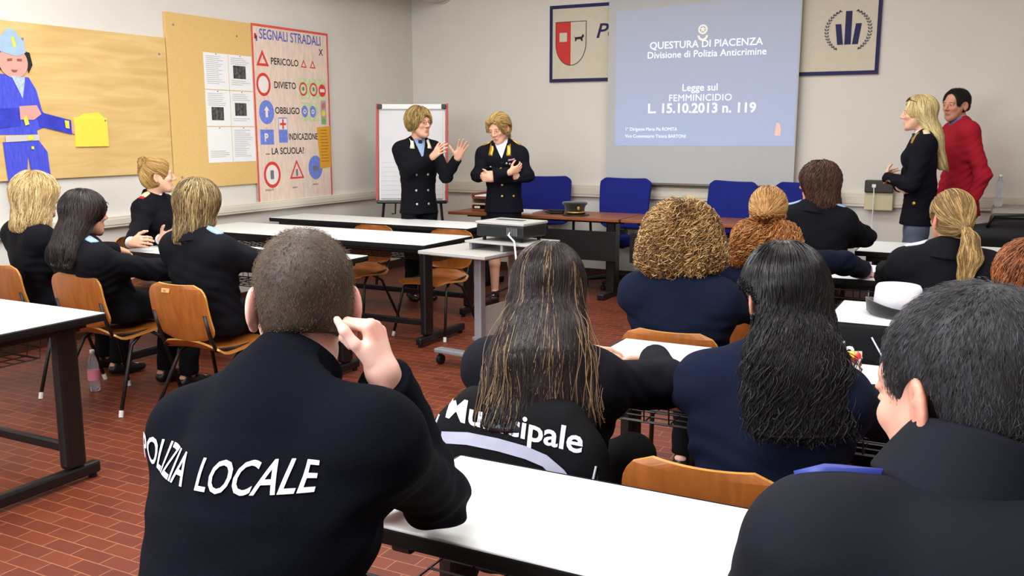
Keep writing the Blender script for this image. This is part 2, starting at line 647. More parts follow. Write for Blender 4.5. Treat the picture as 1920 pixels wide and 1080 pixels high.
M_uni = mat('felt_pen_blue', (84, 92, 220), .8, .1, noise=.22, nscale=14, stretch=(1, 6, 1))
M_uni2 = mat('felt_pen_dark_blue', (66, 72, 196), .8, .1, noise=.2, nscale=16)
M_skinp = mat('crayon_skin', (224, 164, 150), .85, noise=.06)
cut(['paper_jacket', 'paper_trousers'], M_uni, [[(-.21, 1.86), (-.08, 1.90), (.13, 1.885), (.18, 1.80), (.21, 1.66), (.24, 1.63), (.22, 1.55), (.16, 1.53), (.16, 1.5), (-.22, 1.5)],
                          [(-.1, 1.45), (.165, 1.46), (.225, 1.38), (.235, 1.21), (.09, 1.21), (.075, 1.36), (.05, 1.18), (.0, 1.0), (-.07, 1.0), (-.09, 1.25)]], 1)
cut('sleeve', M_uni2, [[(-.3, 1.66), (.04, 1.68), (.04, 1.56), (-.3, 1.52)], [(.16, 1.66), (.43, 1.60), (.43, 1.50), (.18, 1.555)]], 3)
cut(['face', 'hand', 'hand'], M_skinp, [[(.025 + .105 * math.cos(a) , 1.98 + .105 * math.sin(a)) for a in [2 * PI * i / 20 for i in range(20)]],
                      [(.04, 1.69), (.17, 1.70), (.2, 1.64), (.14, 1.6), (.04, 1.6)], [(.43, 1.58), (.5, 1.57), (.52, 1.50), (.49, 1.48), (.43, 1.51)]], 3.6)
cut('hair', M_ink, [[(.1, 2.06), (.15, 2.05), (.165, 1.97), (.13, 1.91), (.115, 1.99)], [(-.09, 2.05), (-.05, 2.05), (-.06, 1.92), (-.1, 1.94)]], 3)
cut('cap', mat('pale_blue_paper', (164, 192, 216), .8, noise=.08), [[(-.08, 2.05), (.0, 2.03), (.06, 2.02), (.12, 2.05), (.11, 2.12), (.05, 2.19), (.0, 2.2), (-.07, 2.13)]], 5)
cut(['cap_badge', 'cuff_badge', 'belt_buckle', 'cuff_badge', 'button'], mat('yellow_crayon', (236, 220, 80)), [[(.02, 2.14), (.04, 2.15), (.055, 2.08), (.03, 2.08)], [(.06, 1.61), (.085, 1.63), (.1, 1.57), (.07, 1.56)],
                                                         [(.08, 1.49), (.12, 1.5), (.12, 1.465), (.08, 1.46)], [(.375, 1.6), (.41, 1.595), (.41, 1.54), (.38, 1.545)], [(.1, 1.42), (.12, 1.42), (.12, 1.4), (.1, 1.4)]], 6)
cut('shirt', mat('checked_blue', (190, 206, 222), .8, noise=.3, nscale=90), [[(.0, 1.89), (.1, 1.885), (.07, 1.74)]], 4)
cut('belt', mat('pale_grey_crayon', (206, 200, 196), .8), [[(-.08, 1.495), (.17, 1.5), (.17, 1.46), (-.08, 1.45)]], 4)
cut(['eye', 'eye', 'mouth'], mat('brown_pencil', (150, 92, 84), .8), [[(-.02, 2.0), (.015, 2.005), (.015, 1.99), (-.02, 1.985)], [(.05, 2.005), (.085, 2.005), (.085, 1.99), (.05, 1.99)],
                                                                 [(.0, 1.93), (.05, 1.93), (.035, 1.915), (.015, 1.915)]], 6)
# yellow paper envelope held by the cut-out
en = thing('yellow_envelope', 'yellow paper envelope with open flap on the plywood board', 'envelope', (XL + .022, 4.55, 1.4))
P2 = Plane((.012, -4.55, -1.4), (0, 1, 0), (1, 0, 0), .0012)
M_yel = mat('yellow_paper', (240, 226, 84), .8, .2, noise=.04)
B().box((.006, .115, .115), (.012, .28, .21), .002).to('pocket', M_yel, en)
b = B(); P2.poly(b, [(4.53, 1.6), (4.8, 1.605), (4.74, 1.66), (4.6, 1.645)], -6, .002); b.to('flap', M_yel, en)
B().tube([(.012, .235, .2), (.016, .235, .2)], .007, 8).to('pin', M_gmetal, en)

# ------------------------------------------------------------------ back wall: name board, screen
PB = Plane((0, 0, 0), (1, 0, 0), (0, -1, 0), .0015)
sg = thing('wall_sign', 'cream name board with navy border, crest and laurel emblem', 'sign', (-2.62, YB, 2.02))
B().box((0, -.012, .385), (3.22, .024, .77), .002).to('board', M_cream, sg)
PS = Plane((2.62, -.0255, -2.02), (1, 0, 0), (0, -1, 0), .0015)
PS = Plane((0, -.0245, 0), (1, 0, 0), (0, -1, 0), .0015)
b = B(); PS.frame(b, -1.61, 0, 1.61, .77, .034); b.to('border', M_navyink, sg)


def shield(x, y, w_, h_):
    pts = [(x - w_ / 2, y + h_ / 2), (x + w_ / 2, y + h_ / 2), (x + w_ / 2, y)]
    for i in range(1, 8):
        a = i / 8 * PI / 2
        pts.append((x + w_ / 2 * math.cos(a), y - h_ / 2 * math.sin(a)))
    pts.append((x, y - h_ / 2))
    for i in range(1, 8):
        a = PI / 2 - i / 8 * PI / 2
        pts.append((x - w_ / 2 * math.cos(a), y - h_ / 2 * math.sin(a)))
    pts.append((x - w_ / 2, y))
    return pts


sx0, sy0 = -1.37, .385
b = B(); PS.poly(b, shield(sx0, sy0, .345, .44), 1); b.to('crest_outline', M_ink, sg)
b = B(); PS.poly(b, shield(sx0, sy0, .332, .427), 2); b.to('crest', M_cream, sg)
_sh = shield(sx0, sy0, .332, .427)
half = [(sx0, sy0 + .2135)] + [_sh[0]] + [_sh[-1]] + [q_ for q_ in reversed(_sh[11:-1])] + [(sx0, sy0 - .2135)]
b = B(); PS.poly(b, half, 3); b.to('crest_red_half', M_red, sg)
b = B(); PS.rect(b, sx0 - .125, sy0 + .02, sx0 - .04, sy0 + .11, 5); b.to('crest_square', M_cream, sg)
b = B()  # small beast of the crest
PS.poly(b, [(sx0 + .05, sy0 + .06), (sx0 + .12, sy0 + .065), (sx0 + .135, sy0 + .09), (sx0 + .15, sy0 + .07), (sx0 + .13, sy0 + .045), (sx0 + .135, sy0 + .02), (sx0 + .12, sy0 + .02),
            (sx0 + .11, sy0 + .04), (sx0 + .07, sy0 + .04), (sx0 + .06, sy0 + .02), (sx0 + .05, sy0 + .02), (sx0 + .05, sy0 + .045), (sx0 + .035, sy0 + .08)], 5)
b.to('crest_animal', M_ink, sg)
b = B(); PS.text(b, 'Polizia  Municipale', -1.1, .43, .2, bold=.012, shear=.25, sx=1.16); b.to('sign_lettering', M_navyink, sg)
ex, ey = 1.335, .385
for (x_, h0, h1, w_) in ((-.075, -.12, .06, .05), (0, -.12, .17, .055), (.075, -.12, .06, .05)):
    d_ = .012 * (1 if x_ > 0 else -1 if x_ < 0 else 0)
    b = B()
    PS.poly(b, [(ex + x_ - w_ / 2 - d_, ey + h0), (ex + x_ + w_ / 2 - d_, ey + h0), (ex + x_ + w_ / 2 + d_, ey + h1), (ex + x_ - w_ / 2 + d_, ey + h1)], 1)
    b.to('emblem_tower', M_navyink, sg)
b = B()
for s_ in (-1, 1):
    for i in range(15):
        a = -1.0 + 2.15 * i / 14
        for q in (-1, 1):
            cx_, cy_ = ex + s_ * (.185 + .01 * q) * math.cos(a), ey + .185 * math.sin(a)
            da = a + q * .7
            ux, uy = -s_ * math.sin(a) + q * s_ * .8 * math.cos(a), math.cos(a) + q * .8 * math.sin(a)
            L = math.hypot(ux, uy); ux, uy = ux / L * .017, uy / L * .017
            PS.poly(b, [(cx_ - ux, cy_ - uy), (cx_ + uy * .45, cy_ - ux * .45), (cx_ + ux, cy_ + uy), (cx_ - uy * .45, cy_ + ux * .45)], 1)
b.to('emblem_laurel', mat('grey_laurel', (96, 98, 110), .8), sg)

SCY = 8.86
scx0, scx1 = -3.545, -1.68
scr = thing('projection_screen', 'white roll-down projection screen with the blue law slide', 'screen', ((scx0 + scx1) / 2, SCY, 1.0))
wS = scx1 - scx0
B().box((0, 0, 1.1), (wS, .004, 2.2)).to('fabric', mat('screen_fabric', (192, 195, 196), .9, .1, noise=.015), scr)
B().tube([(-wS / 2 - .01, -.004, 0), (wS / 2 + .01, -.004, 0)], .014, 12).to('bottom_bar', mat('grey_bar', (120, 112, 100), .5), scr, True)
B().box((0, .02, 2.26), (wS + .16, .1, .1), .02).to('roller_case', M_paper, scr)
PSc = Plane((0, -.0025, 0), (1, 0, 0), (0, -1, 0), .0012)
ox = (scx0 + scx1) / 2


def sp(x, y):  # photo pixel on the screen plane -> local u, v
    d = cpx(x, y)
    k = (SCY - .004) / d.y
    return d.x * k - ox, CAM_H + d.z * k - 1.0


def slide_mat():
    m = bpy.data.materials.new('projected_blue')
    m.use_nodes = True
    nt = m.node_tree
    bs = nt.nodes['Principled BSDF']
    tc = nt.nodes.new('ShaderNodeTexCoord')
    sx = nt.nodes.new('ShaderNodeSeparateXYZ')
    nt.links.new(tc.outputs['Object'], sx.inputs[0])
    mr = nt.nodes.new('ShaderNodeMapRange')
    mr.inputs[1].default_value = .35
    mr.inputs[2].default_value = 1.75
    nt.links.new(sx.outputs['Z'], mr.inputs[0])
    cr = nt.nodes.new('ShaderNodeValToRGB')
    cr.color_ramp.elements[0].color = lin((168, 198, 255)) + (1,)
    cr.color_ramp.elements[1].color = lin((158, 168, 190)) + (1,)
    e = cr.color_ramp.elements.new(.5)
    e.color = lin((164, 184, 226)) + (1,)
    nt.links.new(mr.outputs[0], cr.inputs[0])
    bs.inputs['Base Color'].default_value = (.3, .3, .32, 1)
    bs.inputs['Roughness'].default_value = .9
    nt.links.new(cr.outputs[0], bs.inputs['Emission Color'])
    bs.inputs['Emission Strength'].default_value = .47
    return m


b = B()
P4 = [sp(1153, 273), sp(1488, 274), sp(1504, -14), sp(1156, 22)]
PSc.poly(b, P4, 1)
sl = b.to('slide_image', slide_mat(), scr)
M_sl = mat('projected_white', (225, 240, 255), .9, emit=.62)
k0 = 8.9 / 1732 * .92
for s_, x_, y_, px_, kw in (('QUESTURA DI PIACENZA', 1321, 88, 20, {'bold': .006}), ('Divisione di Polizia Anticrimine', 1322, 106, 19, {'bold': .004}), ('Legge sul', 1312, 170, 20, {'bold': .006}),
                            ('FEMMINICIDIO', 1312, 189, 19, {'spacing': 1.04}), ('L. 15.10.2013 n. 119', 1313, 211, 27, {'bold': .022})):
    b = B()
    u_, v_ = sp(x_, y_)
    PSc.text(b, s_, u_, v_, px_ * k0, 2, align='CENTER', sx=1.02, **kw)
    b.to('slide_lettering', M_sl, sl)
for s_, x_, y_ in (('1° Dirigente Maria Pia ROMITA', 1172, 245), ('Vice Commissario Tiziana BARTONI', 1172, 258)):
    b = B()
    u_, v_ = sp(x_, y_)
    PSc.text(b, s_, u_, v_, 9.8 * k0, 2, sx=.9)
    b.to('slide_lettering', M_sl, sl)
b = B()
u_, v_ = sp(1318, 55)
PSc.ring(b, (u_, v_), .03, .045, k=2); PSc.ring(b, (u_, v_ - .055), .03, .05, k=2, a0=PI, a1=2 * PI)
PSc.poly(b, [(u_ + (.032 if i % 2 else .014) * math.sin(i * PI / 5), v_ - (.032 if i % 2 else .014) * math.cos(i * PI / 5)) for i in range(10)], 2.5)
b.to('slide_emblem', mat('projected_pale_gold', (214, 210, 196), .9, emit=.6), sl)
b = B()
u_, v_ = sp(1458, 242)
PSc.poly(b, [(u_ - .025, v_ - .06), (u_ + .025, v_ - .06), (u_ + .03, v_), (u_ + .012, v_ + .055), (u_ - .012, v_ + .055), (u_ - .02, v_)], 2)
b.to('slide_figure', mat('projected_orange', (222, 176, 164), .9, emit=.55), sl)

# wall socket box with cable
so = thing('socket_box', 'cream wall box with black switch panel beside the standing blonde woman', 'socket', (-.93, YB - .05, .84))
B().box((0, -.03, .06), (.24, .06, .16), .008).to('box_body', mat('cream_box', (206, 198, 160), .5), so)
B().box((0, -.045, .195), (.24, .09, .11), .008).to('switch_panel', mat('dark_panel', (44, 42, 38), .4), so)
B().box((-.04, -.095, .2), (.035, .02, .03), .004).to('plug', M_paper, so)
B().tube([(-.04, -.1, .19), (-.035, -.11, .1), (-.04, -.07, -.1), (-.03, -.06, -.5), (-.03, -.05, -.8)], .005, 6).to('cable', M_paper, so)

# ------------------------------------------------------------------ flip chart
fA, fB = atd(703, 193, 9.0), atd(836, 196, 9.0)
fc = thing('flip_chart', 'white flip chart with red side rails in the corner', 'flip chart', ((fA.x + fB.x) / 2, (fA.y + fB.y) / 2, 0), math.atan2(fB.y - fA.y, fB.x - fA.x))
fw = (fB - fA).length
tilt = Matrix.Rotation(math.radians(-9), 3, 'X')
f0 = Vector((0, 0, .84))


def fpt(x, y, z):
    return f0 + tilt @ Vector((x, y, z))


B().box(fpt(0, .01, .47), (fw - .04, .02, .96), .004, tilt).to('backing_board', M_paper, fc)
B().box(fpt(0, -.01, .45), (fw - .08, .014, .86), .002, tilt).to('paper_pad', mat('pad_paper', (224, 224, 228), .85, .1, noise=.03, nscale=4), fc)
b = B()
for k in range(8):
    b.box(fpt(0, -.018, .06 + .045 * k), (fw - .1, .001, .003), 0, tilt)
b.to('ruled_lines', mat('pale_grey_line', (196, 196, 204), .9), fc)
B().box(fpt(0, -.02, .925), (fw - .06, .03, .05), .006, tilt).to('clamp_bar', M_paper, fc)
for s_ in (-1, 1):
    B().box(fpt(s_ * fw / 2, 0, .47), (.022, .034, .98), .004, tilt).to('side_rail', mat('red_rail', (196, 84, 74), .5), fc)
    B().box(fpt(s_ * (fw / 2 - .03), -.03, .925), (.045, .03, .045), .006, tilt).to('corner_clip', M_black, fc)
    B().tube([fpt(s_ * .28, .02, .0), (s_ * .36, -.1, .01)], .014, 8).to('leg', M_black, fc)
B().tube([fpt(0, .04, .5), (0, .5, .01)], .014, 8).to('leg', M_black, fc)
B().box(fpt(0, -.03, -.015), (fw, .07, .03), .006, tilt).to('pen_tray', M_black, fc)
B().tube([fpt(-.16, -.03, -.02), fpt(-.165, -.02, -.13), fpt(-.2, -.02, -.13)], .008, 8).to('height_lever', M_black, fc)
# ------------------------------------------------------------------ tables
TZ = .745


def table(label, x0, x1, y0, y1, face, group='white seminar tables', hide_right=False, rz=0, legs=(0, 1)):
    """white table; face=+1: column legs stand towards +y and the feet run back to the sitter"""
    cx_, cy_ = (x0 + x1) / 2, (y0 + y1) / 2
    L, D_ = x1 - x0, y1 - y0
    t = thing('seminar_table', label, 'table', (cx_, cy_, 0), rz, group)
    B().box((0, 0, TZ - .011), (L - .012, D_ - .012, .022), .004).to('tabletop', M_white, t)
    # rubber edge all round
    r = .02
    ring = []
    for (sx_, sy_) in ((1, 1), (-1, 1), (-1, -1), (1, -1)):
        for i in range(5):
            a = math.atan2(sy_, sx_) - PI / 4 + i * PI / 8
            ring.append((sx_ * (L / 2 - r) + r * math.cos(a), sy_ * (D_ / 2 - r) + r * math.sin(a)))
    b_ = B()
    n_ = len(ring)
    sect = [(0, -.034), (.003, -.02), (.003, -.005), (0, -.0015), (-.008, -.0015), (-.008, -.034)]
    vs, fs = [], []
    for (x_, y_) in ring:
        l_ = math.hypot(x_, y_)
        for (o_, z_) in sect:
            vs.append((x_ + o_ * x_ / l_, y_ + o_ * y_ / l_, TZ + z_))
    m_ = len(sect)
    for i in range(n_):
        for j in range(m_):
            fs.append((i * m_ + j, i * m_ + (j + 1) % m_, ((i + 1) % n_) * m_ + (j + 1) % m_, ((i + 1) % n_) * m_ + j))
    b_.raw(vs, fs).to('edge_band', M_edge, t)
    b_ = B()
    for s_ in (-1, 1):
        b_.box((0, s_ * (D_ / 2 - .07), TZ - .045), (L - .14, .03, .04), .004)
    b_.to('under_rail', M_black, t)
    lx = L / 2 - .09
    yl = face * (D_ / 2 - .16)
    for s_ in (-1, 1):
        B().box((s_ * lx, yl, .39), (.055, .105, .63), .018).to('leg', M_black, t)
        B().box((s_ * lx, -face * .02, TZ - .05), (.05, D_ - .14, .05), .006).to('bracket', M_black, t)
        f_ = B().box((s_ * lx, yl - face * .19, .045), (.05, .62, .055), .012)
        f_.to('foot', M_black, t)
        for yy in (yl + face * .09, yl - face * .46):
            B().tube([(s_ * lx, yy, 0), (s_ * lx, yy, .02)], .018, 10).to('levelling_pad', M_edge, t)
    B().box((0, yl, .16), (2 * lx, .03, .045), .008).to('stretcher', M_black, t)
    b_ = B()
    zb = TZ - .155
    for i in range(6):
        y_ = -face * (.14) + (i - 2.5) * .052
        b_.tube([(-lx, y_, zb), (lx, y_, zb)], .0032, 5)
    nw = int(L / .09)
    for i in range(nw + 1):
        x_ = -lx + 2 * lx * i / nw
        b_.tube([(x_, -face * .14 - .15, zb + .09), (x_, -face * .14 - .14, zb), (x_, -face * .14 + .14, zb), (x_, -face * .14 + .15, zb + .09)], .0028, 5)
    for s_ in (-1, 1):
        for q in (0, .045, .09):
            b_.tube([(-lx, -face * .14 + s_ * (.14 + q * .11), zb + q), (lx, -face * .14 + s_ * (.14 + q * .11), zb + q)], .0028, 5)
    b_.to('wire_basket', M_wire, t)
    return t


table('white table at the left edge of the photo, nearest on that side', -5.0, -3.40, 2.14, 2.69, 1)
table('foreground white table under the elbow of the man in the fleece', -1.12, .62, 1.425, 1.865, 1)
table('white table in front of the woman with long streaked hair', -1.22, .56, 2.83, 3.27, 1)
table('white table carrying the white crowned hat', -.60, 1.2, 3.97, 4.50, 1)
table('white table with papers between the red haired and ponytailed women', -.98, .86, 5.17, 5.78, 1)
table('far right white table in front of the standing blonde woman', -.80, .95, 6.42, 7.06, 1)
table('farthest white table on the left, in front of the two speakers', -5.86, -3.76, 6.42, 6.92, -1)
table('middle white table on the left with its legs in full view', -5.80, -3.47, 5.33, 6.0, -1)
table('white table where the seated women on the left write', -5.12, -3.50, 4.18, 4.74, 1)


# ------------------------------------------------------------------ plywood chairs
def shell(b_, w_, prof, th, taper=0.0, curve=0.0, corner=.07, dish=.0):
    """bent plywood panel swept along prof [(y,z)...]; width w_, rounded corners at its far end"""
    n, m = len(prof), 15
    ls = [0]
    for a, c in zip(prof, prof[1:]):
        ls.append(ls[-1] + math.hypot(c[0] - a[0], c[1] - a[1]))
    T = ls[-1]
    vs = []
    for i, (y_, z_) in enumerate(prof):
        a = prof[max(i - 1, 0)]
        c = prof[min(i + 1, n - 1)]
        l_ = math.hypot(c[0] - a[0], c[1] - a[1])
        ny, nz = -(c[1] - a[1]) / l_, (c[0] - a[0]) / l_
        s = ls[i]
        hw = w_ / 2 * (1 - taper * s / T)
        d = min(s, T - s)
        if d < corner:
            hw -= corner - math.sqrt(max(corner ** 2 - (corner - d) ** 2, 0))
        for side in (0, 1):
            for k in range(m):
                q = k / (m - 1) * 2 - 1
                bow = curve * (q * q)
                vs.append((q * hw, y_ + ny * (th * side + bow), z_ + nz * (th * side + bow)))
    idx = lambda i, side, k: (i * 2 + side) * m + k
    fs, es = [], []
    for i in range(n - 1):
        for k in range(m - 1):
            fs.append((idx(i, 0, k), idx(i, 0, k + 1), idx(i + 1, 0, k + 1), idx(i + 1, 0, k)))
            fs.append((idx(i, 1, k), idx(i + 1, 1, k), idx(i + 1, 1, k + 1), idx(i, 1, k + 1)))
        es.append((idx(i, 0, 0), idx(i + 1, 0, 0), idx(i + 1, 1, 0), idx(i, 1, 0)))
        es.append((idx(i, 0, m - 1), idx(i, 1, m - 1), idx(i + 1, 1, m - 1), idx(i + 1, 0, m - 1)))
    for i in (0, n - 1):
        for k in range(m - 1):
            es.append((idx(i, 0, k), idx(i, 1, k), idx(i, 1, k + 1), idx(i, 0, k + 1)))
    bm = b_.bm
    V = [bm.verts.new(v) for v in vs]
    for f in fs:
        bm.faces.new([V[j] for j in f]).material_index = 0
    for f in es:
        bm.faces.new([V[j] for j in f]).material_index = 1
    return b_


def chair_proto():
    t = thing('school_chair', 'orange plywood chair with black tube legs', 'chair')
    N = 17
    sp_ = []
    for i in range(N):
        s = i / (N - 1)
        y_ = .21 - .42 * s
        z_ = .435 + .012 * math.cos(s * PI * 1.1) - (.028 * max(0, (.16 - s) / .16) ** 2) + .05 * max(0, (s - .8) / .2) ** 2
        sp_.append((y_, z_))
    shell(B(), .40, sp_, .011, curve=.014, corner=.06).to('seat', [M_chair, M_chair_edge], t)
    bp_ = []
    for i in range(N):
        s = i / (N - 1)
        bp_.append((-.225 - .065 * s - .012 * math.sin(s * PI), .475 + .295 * s))
    shell(B(), .405, bp_, .011, taper=.04, curve=-.022, corner=.075).to('backrest', [M_chair, M_chair_edge], t)
    for s_ in (-1, 1):
        x_ = s_ * .175
        f_ = B().tube([(s_ * .17, .12, .418), (x_, -.06, .415), (x_, -.2, .43), (x_, -.232, .50), (x_, -.262, .62)], .0105, 8)
        f_.to('side_frame', M_black, t, True)
        l_ = B().tube([(s_ * .17, .05, .415), (s_ * .19, .12, .36), (s_ * .225, .205, .03)], .0105, 8).to('leg', M_black, t, True)
        B().tube([(s_ * .2247, .204, .035), (s_ * .2285, .212, 0)], .0125, 8).to('foot_cap', M_tip, l_)
        l_ = B().tube([(s_ * .17, .0, .415), (s_ * .195, -.1, .36), (s_ * .255, -.245, .03)], .0105, 8).to('leg', M_black, t, True)
        B().tube([(s_ * .2545, -.2445, .035), (s_ * .26, -.255, 0)], .0125, 8).to('foot_cap', M_tip, l_)
    B().tube([(-.17, .03, .412), (.17, .03, .412)], .009, 8).to('cross_bar', M_black, t, True)
    return t


CHAIR = chair_proto()
chair_used = [False]


def chair(label, x_, y_, rz=0, sticker=False):
    if not chair_used[0]:
        chair_used[0] = True
        o = CHAIR
    else:
        o = copy_tree(CHAIR)
    o.location = (x_, y_, 0)
    o.rotation_euler = (0, 0, rz)
    o['label'] = label
    o['group'] = 'orange plywood chairs'
    if sticker:
        bk = [c for c in o.children if c.name.startswith('backrest')][0]
        s_ = B().box((-.045, -.3005, .738), (.055, .002, .022), 0, Matrix.Rotation(math.radians(-12), 3, 'X')).to('sticker', mat('pale_label', (214, 160, 100), .6), bk)
        s2 = B()
        Plane((-.045, -.3025, .735), (1, 0, 0), (0, -1, 0), .0005).text(s2, '102', -.016, -.004, .014)
        s2.to('sticker_lettering', M_ink, bk)
    return o


chair('orange plywood chair of the fluffy blonde woman at the left edge', -5.06, 3.56)
chair('orange plywood chair of the black haired woman on the left', -4.355, 3.53)
chair('orange plywood chair with a pale sticker on its back', -3.61, 3.54, 0, True)
chair('orange plywood chair tucked under the middle left table, facing the camera', -3.72, 5.83, PI)
chair('orange plywood chair deeper under the middle left table, next to the other tucked one', -4.46, 5.83, PI)
chair('orange plywood chair on which the black haired woman with wavy ends sits', -.55, 2.27)
chair('orange plywood chair under the hung jacket with white lettering', -1.05, 2.33)
chair('orange plywood chair of the man in the black fleece', -.99, .88)
chair('orange plywood chair of the curly blonde woman', -1.07, 3.62)
chair('orange plywood chair behind the second hung jacket', -.42, 3.62)
chair('orange plywood chair of the ponytailed woman', -.18, 4.82)
chair('orange plywood chair of the woman with half pinned red curls', -1.02, 4.68)
chair('orange plywood chair of the brown haired woman', -1.0, 6.09)
chair('orange plywood chair of the auburn woman at the right edge', .14, 3.60)
chair('orange plywood chair of the grey haired man', .0, .90)
chair('orange plywood chair of the woman with the blonde bun', -5.31, 4.72, -1.22)

# ------------------------------------------------------------------ teachers' desks
DZ = .75


def desk(label, x0, x1, y0, y1, legs):
    L, D_ = x1 - x0, y1 - y0
    t = thing('office_desk', label, 'desk', ((x0 + x1) / 2, (y0 + y1) / 2, 0), 0, 'brown desks at the front')
    B().box((0, 0, DZ - .014), (L, D_, .028), .004).to('desktop', M_desk, t)
    B().box((0, -D_ / 2 + .09, .49), (L - .12, .018, .27), .003).to('modesty_panel', M_black, t)
    for x_ in legs:
        x_ -= (x0 + x1) / 2
        B().box((x_, 0, .37), (.09, .14, .68), .015).to('leg', M_black, t)
        B().box((x_, 0, .03), (.07, D_ - .04, .06), .012).to('foot', M_black, t)
    B().box((0, 0, DZ - .05), (L - .1, .05, .04), .004).to('cross_beam', M_black, t)
    return t


desk('brown wooden desk carrying the letter trays and the gold trimmed black cap', -4.72, -2.95, 7.68, 8.3, (-4.45, -3.12))
desk('second brown wooden desk, in front of the middle and right blue chairs', -2.93, -1.30, 7.68, 8.3, (-2.80, -1.45))


# ------------------------------------------------------------------ blue office chairs
def swivel(label, x_, y_, rz, lean=0.0):
    t = thing('office_chair', label, 'chair', (x_, y_, 0), rz, 'blue office chairs behind the desks')
    b_ = B()
    prof_ = []
    n = 14
    for i in range(n):
        s = i / (n - 1)
        prof_.append((-.2 - .05 * s + .02 * math.sin(s * PI) - lean * s, .56 + .50 * s))
    shell(b_, .50, prof_, .055, taper=-.1, curve=-.03, corner=.06)
    o = b_.to('backrest', [M_blue, M_blue], t, True)
    bev = o.modifiers.new('bevel', 'BEVEL'); bev.width = .018; bev.segments = 3; bev.limit_method = 'ANGLE'
    prof_ = [(-.2 - .05 * i / 9 - lean * i / 9 - .012, .55 + .42 * i / 9) for i in range(10)]
    shell(B(), .44, prof_, .02, taper=-.08, curve=-.03, corner=.05).to('back_shell', [M_black, M_black], t)
    B().box((0, .03, .465), (.48, .46, .075), .03, seg=3).to('seat', M_blue, t, True)
    B().box((0, -.2, .46), (.06, .1, .2), .01).to('back_bracket', M_black, t)
    B().tube([(0, 0, .1), (0, 0, .43)], [.03, .022], 12).to('gas_column', M_black, t)
    for s_ in (-1, 1):
        B().tube([(s_ * .25, -.05, .45), (s_ * .29, -.05, .5), (s_ * .29, -.03, .67)], .014, 8).box((s_ * .29, .0, .685), (.055, .24, .03), .012).to('armrest', M_black, t)
    for k in range(5):
        a = 2 * PI * k / 5 + .3
        g = B().tube([(0, 0, .11), (.28 * math.cos(a), .28 * math.sin(a), .07)], [.028, .018], 8).to('base_arm', M_black, t)
        B().lathe((.29 * math.cos(a), .29 * math.sin(a), 0), [(.012, 0), (.026, .01), (.026, .045), (.012, .055)], 12).to('caster', M_edge, g)
    return t


swivel('leftmost blue office chair, turned behind the woman with crossed arms', -4.06, 8.5, PI + .45)
swivel('blue office chair facing the room behind the black cap', -3.29, 8.5, PI - .02)
swivel('blue office chair behind the curly blonde woman, turned aside', -2.28, 8.44, PI - .4)
swivel('blue office chair mostly hidden by the brown haired woman', -1.52, 8.5, PI + .1)

# ------------------------------------------------------------------ things on the desks
lt = thing('letter_tray', 'stack of brown and pale letter trays on the left desk', 'letter tray', (-4.38, 8.0, DZ))
M_tray = mat('brown_tray', (142, 76, 46), .5, noise=.05)
for k in range(3):
    B().box((0, 0, .008 + .058 * k), (.36, .26, .016), .004).box((0, .125, .03 + .058 * k), (.36, .008, .05)).box((-.176, 0, .03 + .058 * k), (.008, .26, .05)).box((.176, 0, .03 + .058 * k), (.008, .26, .05)).to('tray', M_tray if k != 1 else mat('pale_tray', (196, 178, 150), .6), lt)
B().box((.0, -.005, .145), (.31, .23, .012), .002).to('paper_stack', M_paper, lt)
B().box((-.12, -.128, .035), (.06, .012, .02), .003).to('tray_label', M_paper, lt)
nb = thing('paper_bundle', 'small bundle of white papers lying beside the letter trays', 'papers', (-4.0, 7.93, DZ), .1)
B().box((0, 0, .006), (.24, .3, .012), .001).box((.01, .01, .014), (.23, .29, .006), .001).to('sheets', M_paper, nb)


def cap_police(label, loc, rz):
    t = thing('peaked_cap', label, 'cap', loc, rz)
    M_fel = mat('black_felt', (18, 18, 22), .9, .2, noise=.1, nscale=200, sheen=.3)
    b_ = B()
    rings = [(.088, .0), (.092, .01), (.09, .045), (.098, .075), (.118, .095), (.112, .108), (.07, .112), (.01, .108)]
    b_.lathe((0, 0, .012), rings, 28, 1.12).to('crown', M_fel, t, True)
    b_ = B()
    n = 15
    vs = []
    for i in range(n):
        a = -PI * .06 - PI * .88 * i / (n - 1)
        for r_, z_ in ((.09, .02), (.135, .004), (.135, .0), (.09, .012)):
            vs.append((r_ * math.cos(a), 1.18 * r_ * math.sin(a), z_))
    fs = []
    for i in range(n - 1):
        for j in range(4):
            fs.append((4 * i + j, 4 * i + (j + 1) % 4, 4 * i + 4 + (j + 1) % 4, 4 * i + 4 + j))
    b_.raw(vs, fs).to('visor', M_black, t, True)
    B().tube([(.094 * math.cos(-a), 1.12 * .096 * math.sin(-a), .03) for a in [PI * (.12 + .76 * i / 12) for i in range(13)]], .007, 8).to('gold_strap', M_gold, t, True)
    B().lathe((0, -.108, .07), [(.004, -.02), (.016, -.008), (.014, .008), (.004, .022)], 8, .4).to('badge', M_gold, t, True)
    return t


cap_police('black peaked cap with gold band on the brown desk', (-3.47, 7.9, DZ), .75)
gl = thing('glove_pair', 'small heap of black gloves beside the peaked cap', 'gloves', (-3.66, 7.92, DZ), .3)
for k in range(2):
    g_ = B()
    g_.box((.02 * k, .02 * k, .014 + .016 * k), (.13, .075, .02), .008)
    for j in range(4):
        g_.tube([(-.06 + .02 * k, -.03 + .02 * j + .02 * k, .014 + .016 * k), (-.11 + .02 * k, -.034 + .022 * j + .02 * k, .02 + .02 * k)], [.009, .006], 6)
    g_.to('glove', M_edge, gl)

